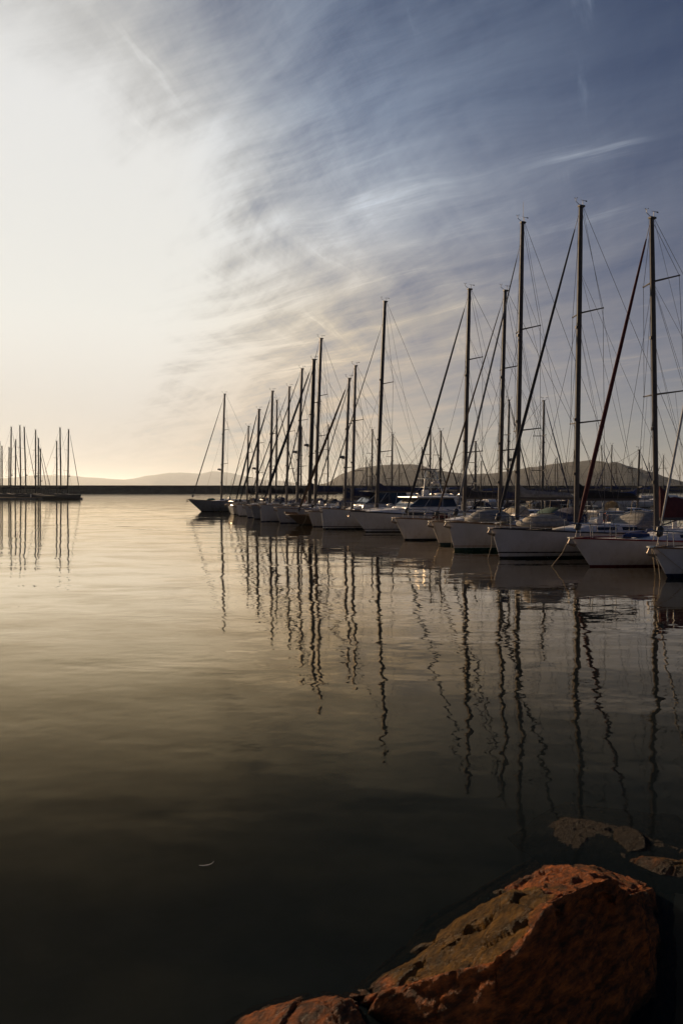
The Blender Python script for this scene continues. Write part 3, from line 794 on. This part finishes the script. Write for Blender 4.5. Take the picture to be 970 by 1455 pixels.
for i, (px, d_) in enumerate(spots):
    c = proto[i] if i < 5 else copy_tree(proto[rf.randrange(5)])
    q = at(px, d_); c.location = (q.x, q.y, 0)
    if i >= 5: s_ = rf.uniform(0.85, 1.12); c.scale = (s_, s_, s_)

# ---- pontoons between the rows
M_float = pmat('pontoon concrete', (0.16, 0.155, 0.145), 0.85, vary=0.3, scale=2)
def pontoon(label, p0, p1, w, plan_name='pontoon'):
    p0, p1 = Vector(p0), Vector(p1); dv = p1 - p0; Lp = dv.length
    root = thing(plan_name, label, 'pontoon', (p0 + p1) / 2, math.atan2(dv.y, dv.x))
    MB().box((0, 0, 0.55), (Lp, w, 0.12)).build('walkway', M_teak, root, smooth=False)
    fl = MB()
    n = max(2, int(Lp / 6))
    for i in range(n):
        fl.box((-Lp / 2 + (i + .5) * Lp / n, 0, 0.2), (Lp / n * 0.92, w * 0.86, 0.58))
    fl.build('float', M_float, root, smooth=False)
    for i in range(0, n, 2):
        MB().box((-Lp / 2 + (i + .5) * Lp / n, w * .38, 1.06), (0.28, 0.22, 0.9)).build('service_pedestal', M_radar, root, smooth=False, bevel=0.03)
    return root
hh_ = Vector((math.cos(HEAD_A), math.sin(HEAD_A), 0))
pontoon('long floating walkway at the sterns of the moored yachts', at(925, 29.8) + hh_ * 13.9 - Vector((-.36, .93, 0)) * 12, at(267, 113) + hh_ * 13.9, 2.2)
pontoon('dark low jetty lying flat on the water at far left', at(-90, 234), at(116, 228), 3.0, 'jetty')

# ================================================================ the setting
SUN_AZ, SUN_EL = R(-36), R(16.5)
sund = Vector((math.sin(SUN_AZ) * math.cos(SUN_EL), math.cos(SUN_AZ) * math.cos(SUN_EL), math.sin(SUN_EL)))
sl = bpy.data.lights.new('sun', 'SUN'); sl.energy = 5.0; sl.angle = R(0.6); sl.color = (1.0, 0.70, 0.42)
so = bpy.data.objects.new('sun', sl); col.objects.link(so); so.location = (0, 0, 60)
so.rotation_euler = (-sund).to_track_quat('-Z', 'Y').to_euler()

# ---- sky: Nishita blue plus a high veil of cirrus that glows around the sun
w = bpy.data.worlds.new('World'); sc.world = w; w.use_nodes = True
t = NT(w.node_tree); w.node_tree.nodes.clear()
out = t.new('ShaderNodeOutputWorld')
sky = t.new('ShaderNodeTexSky', sky_type='NISHITA'); sky.sun_disc = False
sky.sun_elevation = SUN_EL; sky.sun_rotation = SUN_AZ
sky.air_density = 1.0; sky.dust_density = 0.6; sky.ozone_density = 2.0
bg1 = t.new('ShaderNodeBackground'); bg1.inputs[1].default_value = 0.05
t.put(bg1.inputs[0], t.mix(1.0, sky.outputs[0], (0.62, 0.92, 1.46, 1), 'MULTIPLY'))
tc = t.new('ShaderNodeTexCoord'); dirv = t.vmath('NORMALIZE', tc.outputs['Generated'])
sep = t.new('ShaderNodeSeparateXYZ'); t.l.new(dirv, sep.inputs[0])
dz = t.math('MAXIMUM', sep.outputs[2], 0.0)
cosg = t.vmath('DOT_PRODUCT', dirv, tuple(sund))
ang = t.math('ARCCOSINE', t.math('MINIMUM', cosg, 0.99999))            # angle from the sun, radians
el = t.math('ARCSINE', t.math('MINIMUM', dz, 1.0))
# cloud-sheet coordinates: the direction cut with a plane high up
plane = t.new('ShaderNodeCombineXYZ')
den = t.math('ADD', dz, 0.16)
t.put(plane.inputs[0], t.math('DIVIDE', sep.outputs[0], den)); t.put(plane.inputs[1], t.math('DIVIDE', sep.outputs[1], den))
pv = plane.outputs[0]
warp = t.new('ShaderNodeTexNoise'); t.put(warp.inputs['Vector'], pv); warp.inputs['Scale'].default_value = 0.9; warp.inputs['Detail'].default_value = 3
wv = t.vmath('SCALE', t.vmath('SUBTRACT', warp.outputs['Color'], (0.5, 0.5, 0.5)), scale=0.45)
pw = t.vmath('ADD', pv, wv)
# long fibres in three directions, combed out of the sheet
n1 = t.noise(t.rs(pw, -118, (0.33, 2.3, 1)), 2.1, 11, 0.62, 0.2)
n2 = t.noise(t.rs(pw, -150, (0.30, 3.4, 1), (3, 1, 0)), 2.6, 11, 0.64, 0.15)
n4 = t.noise(t.rs(pw, -72, (0.30, 3.0, 1), (5, 8, 0)), 2.4, 11, 0.64, 0.15)
n3 = t.noise(t.mapping(pw, loc=(7, 2, 0)), 1.0, 5, 0.55)
fib = t.math('ADD', t.math('MULTIPLY', t.math('SUBTRACT', n1, 0.5), 1.9), t.math('MULTIPLY', t.math('SUBTRACT', n2, 0.5), 1.3))
fib = t.math('ADD', fib, t.math('MULTIPLY', t.math('SUBTRACT', n4, 0.5), 0.9))
fib = t.math('ADD', fib, t.math('MULTIPLY', t.math('SUBTRACT', n3, 0.5), 0.5))
glow = t.math('EXPONENT', t.math('MULTIPLY', t.math('POWER', t.math('DIVIDE', ang, R(28.3)), 1.8), -1.0))
veil = t.maprange(el, R(16.5), R(31), 1.0, 0.50)
veil = t.math('MULTIPLY', veil, t.maprange(el, R(30), R(52), 1.0, 0.12))
# veil thickness varies with the fibres, more so away from the sun and higher up
var = t.math('ADD', 1.0, t.math('MULTIPLY', fib, t.maprange(ang, R(8), R(38), 0.22, 1.2)))
lum = t.math('MULTIPLY', t.math('MULTIPLY', glow, veil), t.math('MAXIMUM', var, 0.08))
lum = t.math('MULTIPLY', lum, t.maprange(el, 0.0, R(9), 1.05, 1.85))
# thin separate wisps, faint everywhere
wisp = t.math('MAXIMUM', t.math('MULTIPLY', t.maprange(n2, 0.52, 0.76, 0, 1), t.maprange(n3, 0.45, 0.66, 0, 1)),
              t.math('MULTIPLY', t.maprange(n4, 0.58, 0.86, 0, 0.8), t.maprange(n3, 0.55, 0.40, 0, 1)))
wisp = t.math('MULTIPLY', wisp, t.math('MULTIPLY', t.maprange(ang, R(35), R(110), 0.62, 0.03), t.maprange(el, R(2), R(10), 0.15, 1.0)))
lum = t.math('ADD', lum, wisp)
# haze band over the horizon
band = t.math('MULTIPLY', t.math('EXPONENT', t.math('MULTIPLY', el, -1 / R(9.0))), t.math('MULTIPLY', t.maprange(ang, R(25), R(150), 0.31, 0.02), t.maprange(ang, R(8), R(34), 0.45, 1.0)))
lum_c = t.math('SMOOTH_MIN', lum, t.maprange(el, 0.0, R(12), 0.46, 0.76), 0.28)
def ramp(fac, stops):
    n = t.new('ShaderNodeValToRGB'); t.put(n.inputs[0], fac)
    e = n.color_ramp.elements
    while len(e) < len(stops): e.new(0.5)
    for q, (p_, c_) in zip(e, stops): q.position = p_; q.color = c4(c_)
    return n.outputs[0]
elk = t.math('DIVIDE', el, R(30))
c_in = ramp(elk, [(0.0, (1, .93, .83)), (0.2, (1, .96, .88)), (0.42, (1, .995, .93)), (0.85, (1, 1, .98))])
c_out = ramp(elk, [(0.0, (1, .74, .48)), (0.15, (1, .77, .52)), (0.40, (1, .88, .70)), (0.60, (.86, .92, 1.0)), (0.85, (.64, .79, 1.0))])
tint = t.mix(t.maprange(ang, R(22), R(38), 0, 1), c_in, c_out)
veilc = t.mix(1.0, tint, lum_c, 'MULTIPLY')
bandc = t.mix(1.0, (1.0, 0.77, 0.56, 1), band, 'MULTIPLY')
bg2 = t.new('ShaderNodeBackground'); t.put(bg2.inputs[0], t.mix(1.0, veilc, bandc, 'ADD')); bg2.inputs[1].default_value = 1.0
# added even dimming of the blue everywhere; the veil hides more where thicker
ms = t.new('ShaderNodeMixShader'); add = t.new('ShaderNodeAddShader')
hide = t.new('ShaderNodeBackground'); hide.inputs[0].default_value = (0, 0, 0, 1)
t.put(ms.inputs[0], t.math('MINIMUM', t.math('MULTIPLY_ADD', lum, 0.8, 0.56), 0.97)); t.l.new(bg1.outputs[0], ms.inputs[1]); t.l.new(hide.outputs[0], ms.inputs[2])
t.l.new(ms.outputs[0], add.inputs[0]); t.l.new(bg2.outputs[0], add.inputs[1])
t.l.new(add.outputs[0], out.inputs[0])

# ---- water
m, t, out = new_mat('harbour water')
geo = t.new('ShaderNodeNewGeometry'); pos = geo.outputs['Position']
warp2 = t.new('ShaderNodeTexNoise'); t.put(warp2.inputs['Vector'], pos); warp2.inputs['Scale'].default_value = 0.35; warp2.inputs['Detail'].default_value = 3
patch = t.noise(t.mapping(pos, scale=(0.035, 0.075, 1)), 1.0, 3, 0.5)
patch2 = t.noise(t.mapping(pos, scale=(0.16, 0.45, 1)), 1.0, 3, 0.5)
amp = t.math('ADD', t.maprange(patch, 0.35, 0.68, 0.40, 1.3), t.maprange(patch2, 0.46, 0.68, 0.0, 1.4))
def wave_height(v):
    a0 = t.noise(t.rs(v, 20, (0.7, 1.0, 1)), 0.30, 1, 0.5)
    a1 = t.noise(t.rs(v, 8, (0.6, 1.0, 1)), 1.05, 2, 0.5)
    a2 = t.noise(t.rs(v, -25, (0.8, 1.0, 1)), 3.1, 3, 0.55)
    return t.math('ADD', t.math('ADD', t.math('MULTIPLY', a0, 0.030), t.math('MULTIPLY', a1, 0.0120)), t.math('MULTIPLY', a2, 0.0022))
# slope of the ripples from true height differences, so that far ripples keep their tilt
E = 0.04
h0 = wave_height(pos); hx = wave_height(t.vmath('ADD', pos, (E, 0, 0))); hy = wave_height(t.vmath('ADD', pos, (0, E, 0)))
nv_ = t.new('ShaderNodeCombineXYZ')
t.put(nv_.inputs[0], t.math('MULTIPLY', t.math('MULTIPLY', t.math('SUBTRACT', h0, hx), 1 / E), amp))
t.put(nv_.inputs[1], t.math('MULTIPLY', t.math('MULTIPLY', t.math('SUBTRACT', h0, hy), 1 / E), amp))
nv_.inputs[2].default_value = 1.0
class _B: outputs = [t.vmath('NORMALIZE', nv_.outputs[0])]
bump = _B()
fr = t.new('ShaderNodeFresnel'); fr.inputs['IOR'].default_value = 1.33; t.l.new(bump.outputs[0], fr.inputs['Normal'])
gl = t.new('ShaderNodeBsdfGlossy'); camd = t.new('ShaderNodeVectorMath', operation='LENGTH'); t.put(camd.inputs[0], pos); t.put(gl.inputs['Roughness'], t.maprange(camd.outputs['Value'], 60, 330, 0.012, 0.10)); gl.inputs['Color'].default_value = (1.0, 0.93, 0.78, 1)
t.l.new(bump.outputs[0], gl.inputs['Normal'])
df = t.new('ShaderNodeBsdfDiffuse'); df.inputs['Color'].default_value = (0.030, 0.046, 0.056, 1)
tr = t.new('ShaderNodeBsdfTransparent'); tr.inputs['Color'].default_value = (0.76, 0.76, 0.68, 1)
body = t.new('ShaderNodeMixShader'); body.inputs[0].default_value = 0.80
t.l.new(df.outputs[0], body.inputs[1]); t.l.new(tr.outputs[0], body.inputs[2])
mx = t.new('ShaderNodeMixShader'); cloud_mottle = t.noise(t.mapping(t.vmath('ADD', pos, t.vmath('SCALE', t.vmath('SUBTRACT', warp2.outputs['Color'], (.5, .5, .5)), scale=2.5)), scale=(0.20, 0.50, 1)), 1.0, 6, 0.6)
rf_ = t.math('MULTIPLY', t.maprange(fr.outputs[0], 0.065, 0.56, 0.006, 0.93), t.maprange(cloud_mottle, 0.42, 0.70, 1.0, 0.82)); t.put(mx.inputs[0], rf_)  # patches of weaker reflection put into the surface to imitate mirrored clouds
t.put(gl.inputs['Color'], t.mix(rf_, (1.0, 0.75, 0.42, 1), (1.0, 0.93, 0.80, 1))); t.l.new(body.outputs[0], mx.inputs[1]); t.l.new(gl.outputs[0], mx.inputs[2])
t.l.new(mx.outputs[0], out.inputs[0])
S = 45000
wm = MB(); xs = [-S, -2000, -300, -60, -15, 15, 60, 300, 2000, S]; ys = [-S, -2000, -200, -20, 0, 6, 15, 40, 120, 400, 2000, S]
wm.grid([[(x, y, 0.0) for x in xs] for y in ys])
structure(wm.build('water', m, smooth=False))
M_bed = pmat('seabed silt', (0.026, 0.032, 0.032), 0.95, vary=0.4, scale=0.8)
sb = MB(); sb.grid([[(x, y, -2.6 + (0.0 if abs(x) > 100 else 0.15 * math.sin(x * .9) * math.sin(y * 1.1))) for x in (-S, -300, -40, -12, -6, -2, 2, 6, 12, 40, 300, S)] for y in (-S, -300, -30, -8, -2, 2, 5, 8, 12, 20, 50, 300, S)])
structure(sb.build('seabed', M_bed))

# ---- breakwater across the harbour mouth
M_break = pmat('breakwater stone', (0.03, 0.027, 0.022), 0.95, vary=0.45, scale=0.35, bump=0.15, bscale=1.4)
p0, p1 = Vector((-520, 352, 0)), Vector((760, 668, 0))
dv = (p1 - p0).normalized(); nv = Vector((-dv.y, dv.x, 0)); Lb = (p1 - p0).length
mb = MB(); rows = []
nst = 420
for i in range(nst + 1):
    s = i / nst * Lb; c = p0 + dv * s
    j = lambda q: (noise.noise(Vector((s * 0.09, q * 3.1, 0.5))) + 0.6 * noise.noise(Vector((s * 0.33, q * 5.7, 2.5)))) * 0.8
    prof = [(-9, -1.5, 1.2), (-7, 0.5, 1.2), (-4.6, 2.2, 0.9), (-2.6, 3.6, 0.5), (-1.5, 4.05, 0.12), (-1.4, 4.7, 0.06), (-0.4, 4.72, 0.06), (0.6, 4.1, 0.1), (4, 4.0, 0.2), (9, -1.5, 1)]
    rows.append([c + nv * (x + j(k) * q * .6) + Vector((0, 0, z + (j(k + 11) * q if z < 4.5 else 0.04 * j(k)))) for k, (x, z, q) in enumerate(prof)])
mb.grid(rows)
bwk = mb.build('breakwater', M_break, smooth=False)
tag(bwk, 'long dark stone breakwater with flat crest across the harbour mouth', 'breakwater')

# ---- hills
M_hill = pmat('dry hillside', (0.072, 0.068, 0.052), 0.95, vary=0.5, scale=0.006, bump=6.0, bscale=0.02)
def hills(name, pts, D, depth, seed, rough=1.0):
    rows = []
    xs = [p[0] for p in pts]
    n = 150; nd = 22
    def prof(px):
        for (x0, y0), (x1, y1) in zip(pts, pts[1:]):
            if x0 <= px <= x1:
                k = (px - x0) / (x1 - x0); k = k * k * (3 - 2 * k) * 0.6 + k * 0.4
                return y0 + (y1 - y0) * k
        return pts[-1][1]
    for j in range(nd + 1):
        v = -1 + 2 * j / nd; row = []
        for i in range(n + 1):
            px = xs[0] + (xs[-1] - xs[0]) * i / n
            H = max((HY - prof(px)) / F * D + HC, 0.0)
            y = D + v * depth
            x = (px - CX) / F * D
            q = Vector((x / D * 9 + seed, v * 2.2, seed * .7))
            fr_ = noise.fractal(q, 0.9, 2.1, 6) 
            z = H * (1 - abs(v) ** 1.7) * (1 + 0.35 * fr_ * abs(v) * rough) + H * 0.045 * rough * noise.fractal(q * 5, .8, 2.1, 6) - 3.0 * abs(v) ** 4
            row.append((x, y, z))
        rows.append(row)
    o = MB().grid(rows).build(name, M_hill)
    return structure(o)
hills('hills', [(430, 694), (462, 687), (490, 672), (515, 664.5), (545, 660.5), (580, 659.5), (594, 661), (612, 667), (640, 672), (665, 674), (690, 673.5), (722, 670), (755, 664), (790, 658.5), (815, 655.5), (838, 654), (856, 658), (872, 665), (892, 674), (912, 684), (935, 691), (960, 694)], 3300, 700, 1.3)
hills('hills', [(850, 694), (890, 690), (915, 686.5), (945, 684), (975, 685), (1040, 681), (1100, 688), (1160, 694)], 6500, 900, 4.1)
hills('hills', [(-160, 692), (-60, 684), (20, 679), (60, 675), (95, 675.5), (130, 678.5), (170, 681), (205, 685), (240, 691), (262, 693.5)], 20000, 2200, 7.7, 0.7)
hills('hills', [(110, 694), (150, 688), (190, 680), (215, 675.5), (245, 671.5), (262, 671.5), (285, 673), (303, 669.5), (325, 671.5), (350, 677), (372, 681.5), (400, 683), (430, 688), (470, 693.5)], 22000, 2400, 9.4, 0.7)
# one white house on the hill
hb = at(579, 2950); zb = zat(681, 2950)
th = thing('house', 'tiny white house alone on the brown hillside', 'house', (hb.x, hb.y, zb - 2))
MB().box((0, 0, 2.5), (9, 7, 7)).build('wall', pmat('limewash', (0.8, 0.78, 0.74), 0.8), th, smooth=False)
MB().loft([[(-5, -4, 6), (5, -4, 6), (5, 4, 6), (-5, 4, 6)], [(-5, -.1, 8), (5, -.1, 8), (5, .1, 8), (-5, .1, 8)]]).build('roof', pmat('clay tile', (0.3, 0.12, 0.07), 0.8), th, smooth=False)

# ---- rocks on the shore
m, t, out = new_mat('red shore rock')
b = t.new('ShaderNodeBsdfDiffuse'); b.inputs['Roughness'].default_value = 0.7
gloss = t.new('ShaderNodeBsdfGlossy'); gloss.inputs['Roughness'].default_value = 0.38
mr = t.new('ShaderNodeMixShader'); mr.inputs[0].default_value = 0.018
t.l.new(b.outputs[0], mr.inputs[1]); t.l.new(gloss.outputs[0], mr.inputs[2]); t.l.new(mr.outputs[0], out.inputs[0])
geo = t.new('ShaderNodeNewGeometry'); pos = geo.outputs['Position']
at_ = t.new('ShaderNodeAttribute', attribute_name='algae')
k1 = t.noise(pos, 2.3, 8, 0.65, 0.4); k2 = t.noise(t.mapping(t.mapping(pos, rot=(0.5, 0.5, 0.6)), scale=(1, 1, 3)), 7.0, 9, 0.72); k3 = t.noise(t.mapping(t.mapping(pos, rot=(0.4, 0.6, 0.5)), scale=(1, 1, 2)), 40, 6, 0.75)
vor = t.new('ShaderNodeTexVoronoi', feature='DISTANCE_TO_EDGE'); t.put(vor.inputs['Vector'], t.mapping(pos, rot=(.3, .2, .7), scale=(1, 1, 1.6))); vor.inputs['Scale'].default_value = 3.1
red = t.mix(t.maprange(k2, 0.36, 0.72, 0, 1), (0.10, 0.042, 0.020, 1), (0.68, 0.195, 0.045, 1))
red = t.mix(t.maprange(k1, 0.52, 0.70, 0, 0.6), red, (0.085, 0.045, 0.024, 1))
red = t.mix(t.maprange(k3, 0.66, 0.80, 0, 0.5), red, (0.55, 0.30, 0.14, 1))
olive = t.mix(t.maprange(k2, 0.35, 0.7, 0, 1), (0.060, 0.032, 0.007, 1), (0.27, 0.135, 0.025, 1))
am = t.math('ADD', at_.outputs['Fac'], t.math('MULTIPLY', t.math('SUBTRACT', k1, 0.5), 1.3))
colr = t.mix(t.maprange(am, 0.22, 0.60, 0, 1), red, olive)
colr = t.mix(t.maprange(at_.outputs['Fac'], 1.4, 1.8, 0, 1), colr, t.mix(t.maprange(k2, 0.35, 0.65, 0, 1), (0.020, 0.013, 0.007, 1), (0.085, 0.050, 0.024, 1)))
wet = t.new('ShaderNodeSeparateXYZ'); t.l.new(pos, wet.inputs[0])
wz = t.maprange(t.math('ADD', wet.outputs[2], t.math('MULTIPLY', t.math('SUBTRACT', k1, .5), 0.16)), 0.0, 0.10, 1, 0)
colr = t.mix(t.math('MULTIPLY', wz, 0.8), colr, (0.03, 0.021, 0.012, 1))
t.put(b.inputs['Color'], colr)
bh = t.math('ADD', t.math('MULTIPLY', k2, 0.060), t.math('ADD', t.math('MULTIPLY', k3, 0.030), t.math('MULTIPLY', t.noise(pos, 130, 4, 0.7), 0.008)))
bh = t.math('ADD', bh, t.math('MULTIPLY', t.maprange(vor.outputs['Distance'], 0.0, 0.03, 0, 1), 0.004))
bn = t.new('ShaderNodeBump'); bn.inputs['Strength'].default_value = 1.0; bn.inputs['Distance'].default_value = 1.0
t.put(bn.inputs['Height'], bh); t.l.new(bn.outputs[0], b.inputs['Normal']); t.l.new(bn.outputs[0], gloss.inputs['Normal'])
M_rock = m

def rock(name, label, pts, voxel, amp, seed, algae, cat='rock', soft=0.0, bias=0.0):
    bm = bmesh.new()
    for p in pts: bm.verts.new(p)
    bmesh.ops.convex_hull(bm, input=bm.verts)
    bm.verts.ensure_lookup_table()
    for v in [v for v in bm.verts if not v.link_faces]: bm.verts.remove(v)
    bmesh.ops.recalc_face_normals(bm, faces=bm.faces)
    me = bpy.data.meshes.new('tmp'); bm.to_mesh(me); bm.free()
    o = bpy.data.objects.new('tmp', me); col.objects.link(o)
    md = o.modifiers.new('r', 'REMESH'); md.mode = 'VOXEL'; md.voxel_size = voxel
    if soft:
        sm = o.modifiers.new('s', 'SMOOTH'); sm.iterations = int(soft); sm.factor = 0.5
    dg = bpy.context.evaluated_depsgraph_get(); dg.update()
    me2 = bpy.data.meshes.new_from_object(o.evaluated_get(dg))
    bpy.data.objects.remove(o); bpy.data.meshes.remove(me)
    bm = bmesh.new(); bm.from_mesh(me2); bm.normal_update()
    offs = []
    lay = bm.verts.layers.float.new('algae')
    for v in bm.verts:
        p = v.co; q = Vector((p.x + seed, p.y, p.z))
        d = noise.fractal(q * 1.4, 0.9, 2.0, 2) * 0.8
        qs = Matrix.Rotation(.75, 3, 'Y') @ Matrix.Rotation(.3, 3, 'X') @ q
        # flat facets: cells of a worley pattern pushed in and out, with sharp joints between them
        dist, cpts = noise.voronoi(Vector((qs.x * 2.0, qs.y * 2.0, qs.z * 3.2)) + noise.noise_vector(q * 3) * 0.25)
        h1 = math.sin(cpts[0].x * 12.9 + cpts[0].y * 78.2 + cpts[0].z * 37.7)
        d += h1 * 0.35
        gap = dist[1] - dist[0]
        d -= max(0.0, 0.07 - gap) * 5.0
        d += -abs(noise.fractal(Vector((qs.x * 3.0, qs.y * 3.0, qs.z * 11.0)), 0.7, 2.1, 4)) * 0.35
        d += noise.fractal(q * 14, 0.75, 2.2, 4) * 0.10
        d += noise.fractal(q * 40, 0.8, 2.2, 3) * 0.05
        offs.append(v.normal * (d * amp - bias * min(max(v.normal.z + .3, 0), 1)))
        v[lay] = algae(p, v.normal)
    for v, of in zip(bm.verts, offs): v.co += of
    bm.to_mesh(me2); bm.free()
    me2.name = name; me2.materials.clear(); me2.materials.append(M_rock)
    for p in me2.polygons: p.use_smooth = True
    # put the origin at the rock's base
    ob = bpy.data.objects.new(name, me2); col.objects.link(ob)
    tag(ob, label, cat)
    return ob

ridge = [on(505, 1412, .05), on(560, 1398, .28), on(625, 1380, .52), on(700, 1362, .74), on(742, 1330, .86), on(775, 1290, .97), on(800, 1255, 1.0), on(815, 1240, 1.0)]
big = [on(490, 1408, -.02), on(540, 1364, .2), on(600, 1326, .38), on(660, 1289, .6), on(720, 1252, .8), on(758, 1239, .92), on(850, 1240, .94), on(885, 1243, .88), on(908, 1264, .72),
       on(930, 1330, .42), on(945, 1400, .10), on(958, 1455, -.2), on(480, 1430, -.5), on(600, 1300, -1.2), on(800, 1190, -1.2), on(960, 1250, -1.2), on(470, 1440, -1.6),
       on(950, 1520, -1.4)] + ridge + [Vector((r.x + .02, r.y - .03, r.z * .45)) for r in ridge[:5]] + [Vector((r.x + .06, r.y + .02, -1.0)) for r in ridge[:5]]
def alg_big(p, n):
    # olive growth on the hollow of the upper face, bare red stone along the ridge and the shaded side
    best = min((Vector((p.x, p.y)) - Vector((r.x, r.y))).length for r in ridge)
    k = min(best / 0.32, 1.0)
    k *= 1.0 if n.z > 0.15 else 0.25
    if p.x > 1.32: k *= 0.2
    return k * 0.85
rock('boulder', 'big red boulder with olive growth rising from the water', big, 0.017, 0.075, 3.0, alg_big, soft=3, bias=0.11)
small = [on(338, 1452, .02), on(365, 1440, .10), on(400, 1432, .18), on(440, 1420, .24), on(478, 1409, .27), on(500, 1420, .24), on(522, 1455, .2), on(470, 1530, .25), on(400, 1560, .15), on(330, 1520, .0),
         on(320, 1460, -.6), on(420, 1420, -.7), on(540, 1440, -.7), on(500, 1600, -.5), on(350, 1600, -.5)]
rock('boulder', 'small bright red rock at the foot of the big boulder', small, 0.016, 0.05, 11.0, lambda p, n: 0.0, soft=2)
sub = [on(735, 1198, -.05), on(765, 1176, .0), on(800, 1162, .025), on(840, 1165, .03), on(885, 1176, .028), on(930, 1192, .02), on(985, 1212, .01), on(990, 1255, -.05), on(900, 1222, .01), on(820, 1208, -.0), on(750, 1215, -.10),
       on(720, 1190, -.9), on(800, 1140, -.9), on(960, 1160, -.9), on(1050, 1250, -.9), on(850, 1290, -1.0)]
rock('boulder', 'flat brown rock lying barely awash in the dark water', sub, 0.014, 0.030, 5.0, lambda p, n: 2.0, soft=2)
aw = [on(893, 1224, .0), on(910, 1217, .05), on(940, 1219, .07), on(975, 1224, .06), on(990, 1250, .0), on(935, 1243, .0), on(905, 1236, -.02), on(900, 1215, -.4), on(990, 1215, -.4), on(1000, 1260, -.4), on(910, 1250, -.4)]
rock('boulder', 'low red rock tip breaking the water behind the big boulder', aw, 0.013, 0.025, 8.0, lambda p, n: 0.45, soft=2)

# ---- a curled feather adrift
pts = [on(283, 1229.5, .008), on(289, 1230, .012), on(296, 1229, .015), on(301, 1227, .02), on(304, 1223.5, .03)]
fe = MB().tube(pts, [0.002, 0.004, 0.0045, 0.003, 0.0015], 6).build('feather', pmat('pale feather', (0.5, 0.48, 0.44), 0.8))
tag(fe, 'small pale curled feather floating on the dark water', 'feather')

# ---- air
m, t, out = new_mat('thin haze')
pvn = t.new('ShaderNodeVolumePrincipled')
pvn.inputs['Color'].default_value = (0.80, 0.90, 1.0, 1); pvn.inputs['Density'].default_value = 0.00003; pvn.inputs['Anisotropy'].default_value = 0.5
t.l.new(pvn.outputs[0], out.inputs[1])
hz = MB().box((0, 0, 0), (2 * S + 200, 2 * S + 200, 1)).build('haze', m, smooth=False)
for v in hz.data.vertices: v.co.z = 500.0 if v.co.z > 0 else -3.8
structure(hz, 'stuff')
try:
    m.cycles.homogeneous_volume = True
except Exception: pass
